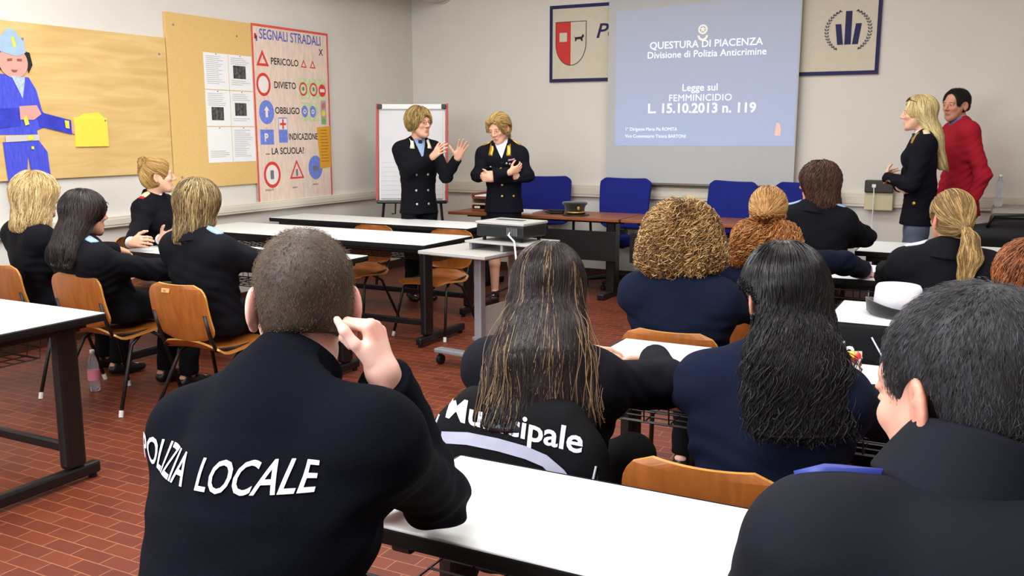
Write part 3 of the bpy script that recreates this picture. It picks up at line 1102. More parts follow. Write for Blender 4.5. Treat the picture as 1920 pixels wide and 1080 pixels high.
# ------------------------------------------------------------------ projector trolley
tr = thing('projector_trolley', 'grey projector trolley with single column in the aisle', 'trolley', (-2.9, 5.05, 0), -.12)
B().box((0, .1, .775), (.52, .72, .022), .004).to('top_shelf', M_grey, tr)
B().box((0, .1, .76), (.44, .6, .02), .002).to('top_support', M_gmetal, tr)
B().box((0.03, -.0, .4), (.055, .055, .72), .008).to('column', M_gmetal, tr)
B().box((0.03, .38, .4), (.055, .055, .72), .008).to('column', M_gmetal, tr)
B().box((.03, .19, .28), (.014, .34, .26), .003).to('side_panel', M_grey, tr)
B().tube([(.03, 0, .47), (.03, .38, .5)], .008, 8).to('panel_rail', M_black, tr)
for yy in (-.02, .4):
    l_ = B().box((-.02, yy, .095), (.58, .075, .03), .008).to('foot', M_gmetal, tr)
    for xx in (-.28, .24):
        B().tube([(xx - .014, yy, .032), (xx + .014, yy, .032)], .032, 14).box((xx, yy, .07), (.02, .02, .03)).to('caster', M_edge, l_)
B().box((.2, .12, .838), (.5, .34, .014), .003).to('riser_shelf', M_grey, tr)
for xx in (-.02, .42):
    B().box((xx if xx < 0 else .22, .12, .81), (.02, .3, .045), .003).to('riser_post', M_gmetal, tr)
pj = thing('projector', 'black video projector with grey lid on the trolley', 'projector', (-2.70, 5.16, .846), -.12)
B().box((0, 0, .065), (.36, .27, .08), .012).to('casing', mat('projector_black', (30, 31, 33), .45, noise=.05), pj)
B().box((0, 0, .112), (.37, .28, .018), .006).to('lid', mat('projector_grey', (176, 176, 172), .4), pj)
B().box((-.02, .02, .1225), (.2, .05, .004), .001).to('control_strip', mat('dark_grey_strip', (70, 70, 70), .5), pj)
B().tube([(-.08, .13, .07), (-.08, .165, .07)], [.04, .036], 18).to('lens', M_black, pj)
b = B()
for k in range(7):
    b.box((.06 + .012 * k, -.1365, .065), (.004, .004, .05))
b.to('vent_slots', M_gmetal, pj)
for sx_ in (-.14, .14):
    for sy_ in (-.1, .1):
        B().tube([(sx_, sy_, 0), (sx_, sy_, .03)], .012, 10).to('foot', M_edge, pj)
B().tube([(.08, -.135, .06), (.1, -.18, .05), (.17, -.22, .02), (.2, -.23, -.15), (.16, -.2, -.5)], .006, 6).to('cable', M_paper, pj, True)

# ------------------------------------------------------------------ right: bag, case, bottle
eq = thing('equipment_case', 'big black wheeled case with grey lid at the right edge', 'case', (.44, 8.3, 0))
M_cloth = mat('black_nylon', (17, 17, 19), .7, .3, noise=.2, nscale=30, bump=.2, bscale=30)
B().box((0, 0, .48), (.95, .55, .78), .06, seg=4).to('case_body', M_cloth, eq, True)
B().box((0, 0, .9), (.93, .54, .07), .03, seg=3).to('lid', mat('grey_lid', (150, 146, 138), .5, noise=.05), eq, True)
b = B()
for k in range(5):
    b.tube([(-.44, -.278, .55 + .06 * k), (.44, -.278, .55 + .06 * k)], .006, 6)
b.to('ribs', M_black, eq)
for sx_ in (-.4, .4):
    for sy_ in (-.2, .2):
        B().tube([(sx_ - .02, sy_, .045), (sx_ + .02, sy_, .045)], .045, 14).box((sx_, sy_, .085), (.03, .03, .03)).to('caster', M_edge, eq)
bn = thing('side_bench', 'low grey bench under the soft black bag', 'bench', (.24, 7.55, 0))
B().box((0, 0, .66), (1.0, .42, .03), .004).to('bench_top', M_grey, bn)
for sx_ in (-.45, .45):
    B().box((sx_, 0, .3225), (.04, .36, .645), .004).to('leg', M_black, bn)
bg = thing('duffel_bag', 'soft black bag slumped in front of the wheeled case', 'bag', (.16, 7.52, .675))
b = B()
n, m = 22, 16
vs, fs = [], []
for i in range(n + 1):
    s = i / n
    env = (math.sin(PI * min(max(s, .02), .98))) ** .38
    for j in range(m):
        a = 2 * PI * j / m
        z_ = .105 + .105 * math.sin(a) * env * (1 + .1 * math.sin(7 * s + j))
        vs.append((-.42 + .84 * s, .15 * math.cos(a) * env, max(z_, 0.0)))
for i in range(n):
    for j in range(m):
        fs.append((i * m + j, i * m + (j + 1) % m, (i + 1) * m + (j + 1) % m, (i + 1) * m + j))
b.raw(vs, fs).to('bag_body', M_cloth, bg, True)
B().tube([(-.2, -.1, .17), (-.16, -.13, .26), (.1, -.13, .27), (.16, -.1, .18)], .012, 8).to('handle', M_black, bg, True)
B().box((-.3, -.14, .12), (.02, .01, .03), .003).to('buckle', M_chrome, bg)


def bottle(label, loc, hgt=.27):
    t = thing('water_bottle', label, 'bottle', loc)
    m = bpy.data.materials.get('clear_plastic')
    if not m:
        m = mat('clear_plastic', (222, 230, 240), .08, .5)
        bs = m.node_tree.nodes['Principled BSDF']
        bs.inputs['Transmission Weight'].default_value = .85
        bs.inputs['IOR'].default_value = 1.2
    s = hgt / .27
    B().lathe((0, 0, 0), [(.02 * s, 0), (.033 * s, .004), (.034 * s, .06 * s), (.031 * s, .1 * s), (.034 * s, .14 * s), (.033 * s, .18 * s), (.02 * s, .225 * s), (.013 * s, .235 * s), (.013 * s, .25 * s)], 18).to('bottle_body', m, t, True)
    B().lathe((0, 0, .25 * s), [(.015 * s, 0), (.015 * s, .02 * s), (.012 * s, .022 * s)], 14).to('bottle_cap', M_paper, t, True)
    return t


bottle('clear plastic bottle standing on the grey lid of the case', (.02, 8.2, .936), .25)
fb = bottle('small pink labelled bottle on the floor behind the left table leg', (-4.66, 3.56, 0), .25)
B().lathe((0, 0, .07), [(.0345, 0), (.0345, .06)], 18).to('pink_label', mat('pink_label', (206, 120, 140), .6), fb)

# ------------------------------------------------------------------ things on the white tables
ha = thing('uniform_hat', 'white crowned uniform hat with turned up black brim', 'hat', (-.34, 4.24, TZ + .001), .35)
M_fel = mat('black_felt', (18, 18, 22))
B().lathe((0, 0, .0), [(.088, .02), (.1, .03), (.097, .07), (.093, .115), (.085, .128), (.05, .122), (.01, .118)], 32, 1.1).to('crown', mat('white_cotton', (232, 230, 240), .8, .2, noise=.03), ha, True)
b = B()
n = 40
vs, fs = [], []
for i in range(n):
    a = 2 * PI * i / n
    fr = .5 - .5 * math.sin(a)          # front of the brim dips, back turns up
    up = .056 + .012 * math.cos(2 * a)
    prof_ = [(.098, .006), (.112, .0), (.124, .012), (.131, up), (.126, up + .001), (.117, .022), (.098, .022)]
    k_ = 1 + .07 * max(0, -math.sin(a)) ** 4
    for r_, z_ in prof_:
        vs.append((r_ * math.cos(a), 1.12 * r_ * k_ * math.sin(a), z_))
m = 7
for i in range(n):
    for j in range(m):
        fs.append((i * m + j, i * m + (j + 1) % m, ((i + 1) % n) * m + (j + 1) % m, ((i + 1) % n) * m + j))
b.raw(vs, fs).to('brim', M_fel, ha, True)


def sheet(label, x_, y_, rz, w_=.21, h_=.297, lines=True, z_=TZ + .0005, group=None):
    t = thing('paper_sheet', label, 'paper', (x_, y_, z_), rz, group)
    B().box((0, 0, .0008), (w_, h_, .0016)).to('sheet', M_paper, t)
    if lines:
        b_ = B()
        Pl = Plane((0, 0, .0017), (1, 0, 0), (0, 0, 1), .0003)
        for k in range(9):
            yy = h_ / 2 - .04 - .024 * k
            b_.raw([(-w_ / 2 + .02, yy, .0019), (w_ / 2 - .02 - .03 * (k % 3), yy, .0019), (w_ / 2 - .02 - .03 * (k % 3), yy + .004, .0019), (-w_ / 2 + .02, yy + .004, .0019)], [(0, 1, 2, 3)])
        b_.to('print', M_print, t)
    return t


def pen(label, x_, y_, rz, rgb, z_=TZ + .0075):
    t = thing('pen', label, 'pen', (x_, y_, z_), rz)
    B().tube([(-.06, 0, 0), (.06, 0, 0)], .005, 8).to('barrel', mat('pen_%d_%d_%d' % rgb, rgb, .4), t, True)
    B().tube([(.06, 0, 0), (.072, 0, 0)], [.005, .001], 8).to('tip', M_chrome, t)
    return t


sheet('sheet of notes on the table between the red haired and ponytailed women', -.62, 5.42, .3)
pen('grey pen lying on the notes at the right', -.60, 5.40, -.25, (70, 72, 80), TZ + .0075)
sheet('white sheet before the woman with the blonde bun', -4.72, 4.45, .15)
sheet('white sheet on the writing table near the streaked blonde woman', -4.35, 4.46, -.1)
pen('dark blue pen on the white table at the left edge', -4.06, 2.53, .12, (40, 44, 90))
pk = thing('snack_packet', 'colourful crumpled snack packet beside the black wavy hair', 'packet', (-.375, 3.0, TZ), .4)
b = B()
n, m = 14, 12
vs, fs = [], []
rg = random.Random(5)
for i in range(n + 1):
    s = i / n
    d_ = .03 * math.sin(PI * s) ** .6 + .002
    for j in range(m):
        a = 2 * PI * j / m
        q = 1 + rg.uniform(-.12, .12)
        vs.append((.045 * math.cos(a) * q, d_ * math.sin(a) * q, .1 * s))
for i in range(n):
    for j in range(m):
        fs.append((i * m + j, i * m + (j + 1) % m, (i + 1) * m + (j + 1) % m, (i + 1) * m + j))


def packet_mat():
    m_ = bpy.data.materials.new('packet_print')
    m_.use_nodes = True
    nt = m_.node_tree
    tc = nt.nodes.new('ShaderNodeTexCoord')
    v_ = nt.nodes.new('ShaderNodeTexVoronoi')
    v_.inputs['Scale'].default_value = 45
    nt.links.new(tc.outputs['Object'], v_.inputs['Vector'])
    cr = nt.nodes.new('ShaderNodeValToRGB')
    cr.color_ramp.interpolation = 'CONSTANT'
    e = cr.color_ramp.elements
    e[0].color = lin((236, 230, 226)) + (1,)
    e[1].position = .78; e[1].color = lin((90, 40, 30)) + (1,)
    for p_, c_ in ((.25, (214, 60, 62)), (.42, (232, 188, 50)), (.6, (240, 236, 230))):
        q = e.new(p_); q.color = lin(c_) + (1,)
    sp2 = nt.nodes.new('ShaderNodeSeparateColor')
    nt.links.new(v_.outputs['Color'], sp2.inputs[0])
    nt.links.new(sp2.outputs[0], cr.inputs[0])
    nt.links.new(cr.outputs[0], nt.nodes['Principled BSDF'].inputs['Base Color'])
    nt.nodes['Principled BSDF'].inputs['Roughness'].default_value = .3
    return m_


b.raw(vs, fs).to('wrapper', packet_mat(), pk, True)
# ------------------------------------------------------------------ distance-field modelling of bodies
F32 = np.float32


def A(*v):
    return np.array(v, dtype=F32)


def seg(a, b, ra, rb, flat=None):
    """tapered limb from a to b; flat=(axis, s) squashes it along axis"""
    a, b = np.array(a, F32), np.array(b, F32)
    ba = b - a
    L2 = float(ba @ ba) + 1e-9
    ax = None
    if flat is not None:
        ax = np.array(flat[0], F32)
        ax = ax / np.linalg.norm(ax)
        s = flat[1]

    def f(p):
        q = p - a
        t = np.clip(q @ ba / L2, 0, 1)
        q = q - t[:, None] * ba
        if ax is not None:
            c = q @ ax
            q = q + (c * (1 / s - 1))[:, None] * ax
            return (np.sqrt((q * q).sum(1)) - (ra + (rb - ra) * t)) * ((1 + s) / 2 if s < 1 else 1)
        return np.sqrt((q * q).sum(1)) - (ra + (rb - ra) * t)
    return f


def ell(c, r, R=None):
    c, r = np.array(c, F32), np.array(r, F32)

    def f(p):
        q = p - c
        if R is not None:
            q = q @ R
        k0 = np.sqrt(((q / r) ** 2).sum(1)) + 1e-6
        k1 = np.sqrt(((q / (r * r)) ** 2).sum(1)) + 1e-6
        return k0 * (k0 - 1) / k1
    return f


def half(pt, n):
    """half space on the side n points away from"""
    pt, n = np.array(pt, F32), np.array(n, F32)
    n = n / np.linalg.norm(n)
    return lambda p: (p - pt) @ n


def rotz(a):
    c, s = math.cos(a), math.sin(a)
    return np.array([[c, -s, 0], [s, c, 0], [0, 0, 1]], F32)


def rotx(a):
    c, s = math.cos(a), math.sin(a)
    return np.array([[1, 0, 0], [0, c, -s], [0, s, c]], F32)


def roty(a):
    c, s = math.cos(a), math.sin(a)
    return np.array([[c, 0, s], [0, 1, 0], [-s, 0, c]], F32)


def smin(a, b, k):
    if k <= 0:
        return np.minimum(a, b)
    h = np.maximum(k - np.abs(a - b), 0) / k
    return np.minimum(a, b) - h * h * k * .25


def smax(a, b, k):
    return -smin(-a, -b, k)


class Field:
    """ordered list of shapes: '+' joins, '-' carves, '&' keeps the overlap"""

    def __init__(self):
        self.ops = []
        self.box = None          # bounding box outside which the field is skipped when grouped

    def add(self, f, k=.02):
        self.ops.append(('+', f, k)); return self

    def cut(self, f, k=.006):
        self.ops.append(('-', f, k)); return self

    def keep(self, f, k=.006):
        self.ops.append(('&', f, k)); return self

    def __call__(self, p):
        d = None
        for o, f, k in self.ops:
            v = f(p)
            if d is None:
                d = v
            elif o == '+':
                d = smin(d, v, k)
            elif o == '-':
                d = smax(d, -v, k)
            else:
                d = smax(d, v, k)
        return d


def framed(f, o, R, s=1.0):
    """field f moved to origin o with axes R (columns) and size s"""
    o, R = np.array(o, F32), np.array(R, F32)
    return lambda p: f(((p - o) @ R) / s) * s


def grouped(parts, k=.02, margin=.09):
    """union of fields, each looked at only inside its own box"""
    def g(p):
        d = np.full(len(p), 1e3, F32)
        for f, lo, hi in parts:
            lo_, hi_ = np.array(lo, F32) - margin, np.array(hi, F32) + margin
            m = np.all((p > lo_) & (p < hi_), axis=1)
            # cheap lower bound elsewhere
            q = np.maximum(np.maximum(lo_ - p, p - hi_), 0)
            far = np.sqrt((q * q).sum(1)) + margin * .7
            v = far.astype(F32)
            if m.any():
                v[m] = f(p[m])
            d = smin(d, v, k)
        return d
    return g


def grad(f, p, e):
    g = np.empty_like(p)
    for i in range(3):
        d = np.zeros(3, F32); d[i] = e
        g[:, i] = f(p + d) - f(p - d)
    return g / (2 * e)


def surface(f, lo, hi, h, relax=2):
    """mesh the zero level of f on a sparse grid -> verts, quads"""
    lo, hi = np.array(lo, F32), np.array(hi, F32)
    nb = np.maximum(np.ceil((hi - lo) / (8 * h)).astype(int), 1)
    n = nb * 8 + 1
    bi = np.stack(np.meshgrid(*[np.arange(k) for k in nb], indexing='ij'), -1).reshape(-1, 3)
    cen = (lo + (bi * 8 + 4) * h).astype(F32)
    dc = f(cen)
    V = np.repeat(np.repeat(np.repeat(dc.reshape(nb), 8, 0), 8, 1), 8, 2)
    V = np.pad(V, ((0, 1),) * 3, mode='edge').astype(F32)
    keep = np.abs(dc) < 6.93 * h * 1.5 + .012
    kb = bi[keep]
    g = np.stack(np.meshgrid(*[np.arange(9)] * 3, indexing='ij'), -1).reshape(-1, 3)
    CH = 400
    for s in range(0, len(kb), CH):
        q = kb[s:s + CH]
        idx = (q[:, None, :] * 8 + g[None]).reshape(-1, 3)
        v = f((lo + idx * h).astype(F32))
        V[idx[:, 0], idx[:, 1], idx[:, 2]] = v
    S = V < 0
    S8 = S.astype(np.int8)
    cnt = sum(S8[i:n[0] - 1 + i, j:n[1] - 1 + j, k:n[2] - 1 + k] for i in (0, 1) for j in (0, 1) for k in (0, 1))
    act = np.argwhere((cnt > 0) & (cnt < 8))
    ids = np.full(cnt.shape, -1, np.int32)
    ids[act[:, 0], act[:, 1], act[:, 2]] = np.arange(len(act))
    acc = np.zeros((len(act), 3)); num = np.zeros(len(act))
    cor = [(i, j, k) for i in (0, 1) for j in (0, 1) for k in (0, 1)]
    cv = {c: V[act[:, 0] + c[0], act[:, 1] + c[1], act[:, 2] + c[2]] for c in cor}
    for c in cor:
        for ax in range(3):
            if c[ax] == 0:
                e = list(c); e[ax] = 1; e = tuple(e)
                a, b = cv[c], cv[e]
                m = (a < 0) != (b < 0)
                t = a[m] / (a[m] - b[m])
                P_ = np.tile(np.array(c, float), (m.sum(), 1))
                P_[:, ax] = t
                acc[m] += P_; num[m] += 1
    P_ = (lo + (act + acc / num[:, None]) * h).astype(F32)
    quads = []
    for ax in range(3):
        o = [0, 1, 2]; o.remove(ax)
        sl0 = [slice(None)] * 3; sl1 = [slice(None)] * 3
        sl0[ax] = slice(0, -1); sl1[ax] = slice(1, None)
        d = S[tuple(sl0)] != S[tuple(sl1)]
        e = np.argwhere(d)
        ok = (e[:, o[0]] > 0) & (e[:, o[1]] > 0) & (e[:, o[0]] < n[o[0]] - 1) & (e[:, o[1]] < n[o[1]] - 1)
        e = e[ok]
        q = []
        for (du, dv) in ((-1, -1), (0, -1), (0, 0), (-1, 0)):
            c = e.copy(); c[:, o[0]] += du; c[:, o[1]] += dv
            q.append(ids[c[:, 0], c[:, 1], c[:, 2]])
        q = np.stack(q, 1)
        flip = S[e[:, 0], e[:, 1], e[:, 2]]
        if ax == 1:
            flip = ~flip
        q[~flip] = q[~flip][:, ::-1]
        quads.append(q)
    Q = np.concatenate(quads)
    Q = Q[(Q >= 0).all(1)]
    for _ in range(relax):
        d = f(P_)
        gr = grad(f, P_, h * .35)
        l2 = (gr * gr).sum(1) + 1e-4
        st = (d / l2)[:, None] * gr
        ln = np.sqrt((st * st).sum(1))[:, None] + 1e-9
        P_ = P_ - st * np.minimum(1, .5 * h / ln)
    return P_.astype(F32), Q


def npmesh(name, verts, quads, smooth=True, cols=None, attr='tint', tris=None):
    me = bpy.data.meshes.new(name)
    nv = len(verts)
    me.vertices.add(nv)
    me.vertices.foreach_set('co', np.asarray(verts, np.float32).ravel())
    k = quads.shape[1]
    nq = len(quads)
    me.loops.add(nq * k)
    me.loops.foreach_set('vertex_index', quads.astype(np.int32).ravel())
    me.polygons.add(nq)
    me.polygons.foreach_set('loop_start', np.arange(0, nq * k, k, dtype=np.int32))
    if smooth:
        me.polygons.foreach_set('use_smooth', np.ones(nq, bool))
    me.update(calc_edges=True)
    if cols is not None:
        a = me.attributes.new(attr, 'FLOAT_COLOR', 'POINT')
        c4 = np.ones((nv, 4), np.float32)
        c4[:, :3] = cols
        a.data.foreach_set('color', c4.ravel())
    return me


def nz(p, s, seed=0):
    """smooth pseudo noise -1..1"""
    a = p * s
    r = np.random.default_rng(seed).uniform(-1, 1, (5, 3)) * 2.2
    ph = np.random.default_rng(seed + 1).uniform(0, 6.28, 5)
    v = np.zeros(len(p))
    q = a + .6 * np.sin(a[:, [1, 2, 0]] * 1.3 + ph[0])
    for i in range(5):
        v += np.sin(q @ r[i] + ph[i])
    return (v / 5).astype(F32)


# ------------------------------------------------------------------ head, hands
def head_field(m=False, jaw=1.0, nose=1.0):
    """head about its middle, facing +y; chin near z=-.12, crown z=.115"""
    f = Field()
    f.add(ell((0, -.014, .034), (.0755, .097, .083)), 0)
    f.add(ell((0, .03, -.03), (.061 * jaw, .062, .082)), .03)
    f.add(seg((0, .02, -.055), (0, .070, -.103), .048 * jaw, .020 if not m else .024), .03)
    for s in (-1, 1):
        f.add(seg((s * .045, .015, -.03), (s * .028, .058, -.092), .022 * jaw, .017), .025)
        f.add(ell((s * .038, .066, -.022), (.022, .02, .018)), .02)
    f.add(seg((-.032, .078, .024), (.032, .078, .024), .0135, .0135), .02)
    for s in (-1, 1):
        f.cut(ell((s * .0305, .101, .004), (.0165, .016, .0115)), .012)
        f.add(ell((s * .0305, .0805, .004), (.0135, .0125, .0115)), .003)
        f.add(seg((s * .0185, .0885, .0105), (s * .0445, .0845, .0095), .0050, .0046), .004)
        f.add(seg((s * .0195, .0880, -.0045), (s * .0435, .0845, -.0035), .0036, .0034), .004)
    f.add(seg((0, .089, .018), (0, .1075 + .004 * nose, -.026), .0075, .0105), .011)
    for s in (-1, 1):
        f.add(ell((s * .0115, .099, -.031), (.0085, .0095, .0075)), .007)
    f.cut(seg((-.022, .0985, -.0655), (.022, .0985, -.0655), .0018, .0018), .003)
    f.add(seg((-.014, .0885, -.0605), (.014, .0885, -.0605), .0052, .0052), .008)
    f.add(seg((-.012, .0875, -.0712), (.012, .0875, -.0712), .0058, .0058), .008)
    for s in (-1, 1):                                   # ears
        R = rotz(s * .42) @ rotx(-.12)
        e = Field()
        e.add(ell((0, 0, 0), (.0075, .0195, .032)), 0)
        e.cut(ell((s * .008, .001, .002), (.0065, .0125, .022)), .004)
        e.add(seg((s * .003, .004, -.014), (s * .004, -.007, .008), .004, .0035), .004)
        e.add(ell((0, .007, -.029), (.006, .009, .0095)), .006)
        f.add(framed(e, (s * (.0805 if m else .0765), -.014, -.006), rotz(s * .5) @ rotx(-.12), 1.04 if m else .95), .008)
    return f


def hand_field(right, curl=(.35, .4, .3), spread=.05, thumb=(.5, .35, .3), each=None, tdir=None):
    """wrist at origin, fingers along +y, back of the hand +z, thumb towards -x on a right hand"""
    sx = -1 if right else 1
    f = Field()
    f.add(seg((0, -.02, 0), (0, .03, 0), .024, .028, ((0, 0, 1), .62)), 0)
    bases = [(.030, .088), (.010, .094), (-.011, .090), (-.030, .080)]
    for bx, by in bases:
        f.add(seg((sx * bx * .5, .01, 0), (sx * bx, by, 0), .0165, .0115), .014)
    f.add(seg((sx * .018, .02, -.006), (sx * .033, .05, -.008), .018, .014), .012)
    segs = [(.043, .026, .022), (.047, .03, .023), (.043, .028, .022), (.034, .021, .019)]
    rad = [(.0093, .0085, .0076, .006), (.0096, .0088, .0078, .0062), (.0092, .0084, .0075, .006), (.0082, .0075, .0067, .0054)]
    for i in range(4):
        c = each[i] if each else curl
        a = 0.0
        p = np.array([sx * bases[i][0], bases[i][1], 0])
        sp_ = sx * spread * (1.5 - i)
        for j in range(3):
            a += c[j]
            d = np.array([math.sin(sp_) * math.cos(a), math.cos(sp_) * math.cos(a), -math.sin(a)])
            q = p + d * segs[i][j]
            f.add(seg(p, q, rad[i][j], rad[i][j + 1]), .004)
            p = q
    p = np.array([sx * .030, .028, -.008])
    d0 = np.array(tdir if tdir else (sx * .72, .62, -.3)); d0 = d0 / np.linalg.norm(d0)
    back = np.array([-sx * .5, .75, -.35]); back /= np.linalg.norm(back)
    for j, (L, r0, r1) in enumerate(((.042, .0135, .0105), (.031, .0105, .0095), (.025, .0095, .007))):
        q = p + d0 * L
        f.add(seg(p, q, r0, r1), .006)
        p = q
        d0 = d0 + back * thumb[j]; d0 /= np.linalg.norm(d0)
    return f


def hand_frame(fdir, tdir, right):
    y = np.array(fdir, float); y /= np.linalg.norm(y)
    x = np.array(tdir, float); x = x - y * (x @ y); x /= np.linalg.norm(x)
    x = -x if right else x
    z = np.cross(x, y)
    return np.stack([x, y, z], 1).astype(F32)


# ------------------------------------------------------------------ hair
def strands(vol, start, flow, steps, step, width, off=(0, .003), wave=(0, .03), seed=3, jitter=.15, stick=True, nside=3, fall=-2, lift=0.0, zmin=None, stop=None):
    """locks traced over the surface of a hair volume -> verts, tri/quads, lock index"""
    r = np.random.default_rng(seed)
    N = len(start)
    p = start.astype(F32).copy()
    pts = np.empty((steps + 1, N, 3), F32)
    nor = np.empty((steps + 1, N, 3), F32)
    o = r.uniform(off[0], off[1], N).astype(F32)
    jit = r.normal(0, jitter, (N, 3)).astype(F32)
    ln = r.uniform(.55, 1.15, N).astype(F32)
    loose = np.zeros(N, bool)
    froz = np.zeros(N, bool)
    zcut = (zmin + r.uniform(0, .08, N) + .28 * np.abs(p[:, 0])) if zmin is not None else None
    last = None
    for i in range(steps + 1):
        g = grad(vol, p, .004)
        g /= np.sqrt((g * g).sum(1))[:, None] + 1e-6
        if stick:
            d = vol(p)
            mv = (d - o * min(1, .3 + i * .35))
            mv = np.clip(mv, -.02, .02)
            loose |= (g[:, 2] < fall) & (i > 2)
            p = np.where(loose[:, None], p, p - g * mv[:, None])
        if zcut is not None and i > 0:
            froz |= (p[:, 2] < zcut) & (pts[0][:, 2] > zcut - .02 if False else True)
        if stop is not None:
            froz |= stop(p)
        if i > 0:
            p = np.where(froz[:, None], pts[i - 1] + .0004 * (pts[i - 1] - pts[max(i - 2, 0)]), p)
        pts[i] = p; nor[i] = g
        fl = flow(p) + jit
        t = fl - g * ((fl * g).sum(1))[:, None]
        t = np.where(loose[:, None], fl * .6 + (last if last is not None else fl), t)
        t /= np.sqrt((t * t).sum(1))[:, None] + 1e-6
        if lift:
            t = t + g * lift
        last = t
        p = p + t * (step * ln)[:, None]
    if wave[0]:
        T = np.gradient(pts, axis=0)
        T /= np.sqrt((T * T).sum(2))[:, :, None] + 1e-6
        Bn = np.cross(T, nor)
        ph = r.uniform(0, 6.28, N)
        wl = wave[1] * r.uniform(.75, 1.3, N)
        arc = np.arange(steps + 1)[:, None] * step * ln[None]
        am = wave[0] * np.minimum(1, np.arange(steps + 1) / 3.0)[:, None]
        if len(wave) > 2:
            am = am * np.clip((np.arange(steps + 1) / steps - wave[2]) / .3, 0, 1)[:, None]
        pts = pts + (np.sin(arc / wl * 6.28 + ph) * am)[:, :, None] * Bn + (np.cos(arc / wl * 6.28 + ph) * am)[:, :, None] * nor * .8
    T = np.gradient(pts, axis=0)
    T /= np.sqrt((T * T).sum(2))[:, :, None] + 1e-6
    X = np.cross(T, nor)
    X /= np.sqrt((X * X).sum(2))[:, :, None] + 1e-6
    Y = np.cross(X, T)
    s = np.linspace(0, 1, steps + 1)
    prof = np.minimum(1, np.minimum(s / .12 + .25, (1 - s) / .3 + .12))
    wd = (r.uniform(.6, 1.3, N) * width)[None] * prof[:, None]
    rings = []
    for k in range(nside):
        a = 2 * PI * k / nside + PI / 2
        rings.append(pts + X * (math.cos(a) * wd)[:, :, None] + Y * (math.sin(a) * wd * .6)[:, :, None])
    Vv = np.stack(rings, 2)                              # steps+1, N, nside, 3
    ii = np.arange((steps + 1) * N * nside).reshape(steps + 1, N, nside)
    qs = []
    for k in range(nside):
        k2 = (k + 1) % nside
        qs.append(np.stack([ii[:-1, :, k], ii[:-1, :, k2], ii[1:, :, k2], ii[1:, :, k]], -1).reshape(-1, 4))
    lock = np.broadcast_to(np.arange(N)[None, :, None], ii.shape).ravel()
    tpos = np.broadcast_to(s[:, None, None], ii.shape).ravel()
    return Vv.reshape(-1, 3), np.concatenate(qs), lock, tpos


M_hair = {}


def hair_mat(rough=.42):
    if rough not in M_hair:
        M_hair[rough] = mat('hair_%d' % int(rough * 100), (90, 60, 40), rough, .35, attr='tint')
    return M_hair[rough]


def palette(cols, n, w_=None, seed=0):
    r = np.random.default_rng(seed)
    i = r.choice(len(cols), n, p=w_)
    c = np.array([lin(c_) for c_ in cols])[i]
    return c * r.uniform(.8, 1.2, (n, 1))


# ------------------------------------------------------------------ people
M_skin = mat('skin', (220, 170, 150), .5, .35, attr='tint', bump=.04, bscale=260)
M_navy = mat('navy_wool', (13, 15, 25), .85, .15, noise=.12, nscale=160, bump=.12, bscale=320)
M_knit = mat('navy_knit', (17, 24, 46), .9, .12, noise=.14, nscale=220, bump=.2, bscale=420)
M_fleece = mat('black_fleece', (9, 11, 20), .95, .08, noise=.16, nscale=240, bump=.25, bscale=500)
M_suit = mat('charcoal_suit', (15, 17, 27), .8, .15, noise=.1, nscale=260, bump=.1, bscale=600)
M_uniform = mat('dark_uniform', (13, 14, 21), .85, .15, noise=.1, nscale=160, bump=.1, bscale=320)
M_redknit = mat('red_knit', (176, 34, 52), .9, .15, noise=.1, nscale=160, bump=.15, bscale=400)
M_trouser = mat('dark_trousers', (11, 12, 16), .85, .15, noise=.1, nscale=100)
M_jeans = mat('grey_blue_denim', (92, 100, 122), .9, .15, noise=.15, nscale=200)
M_shoe = mat('black_leather', (14, 14, 15), .35, .5, noise=.1)
M_shirtw = mat('white_shirt', (232, 234, 240), .8, .2, noise=.03)
M_shirtb = mat('light_blue_shirt', (150, 176, 214), .8, .2, noise=.05)
M_eye = mat('eye_white', (228, 224, 220), .25, .5)
M_iris = mat('dark_iris', (54, 38, 28), .2, .5)
M_epa = mat('pale_blue_epaulette', (150, 186, 224), .6, .3, noise=.1, nscale=200)
M_txt = mat('white_print', (206, 210, 226), .7, .2, noise=.06, nscale=300)


def put(name, vq, m, parent, cols=None):
    me = npmesh(name, vq[0], vq[1], True, cols)
    return link(name, me, m, parent)


def cast(f, o, d, tmax=1.0):
    o, d = np.array(o, F32), np.array(d, F32)
    d = d / np.linalg.norm(d)
    t = 0.0
    for _ in range(80):
        v = float(f((o + d * t)[None].astype(F32))[0])
        if v < .0006:
            break
        t += v * .8
        if t > tmax:
            return None
    return o + d * t


def cast_many(f, O, d, n=60):
    d = np.array(d, F32); d /= np.linalg.norm(d)
    O = O.astype(F32).copy()
    for _ in range(n):
        v = f(O)
        O += d * (np.clip(v, -.05, .05) * .8)[:, None]
    O[np.abs(f(O)) > .006] = np.nan
    return O


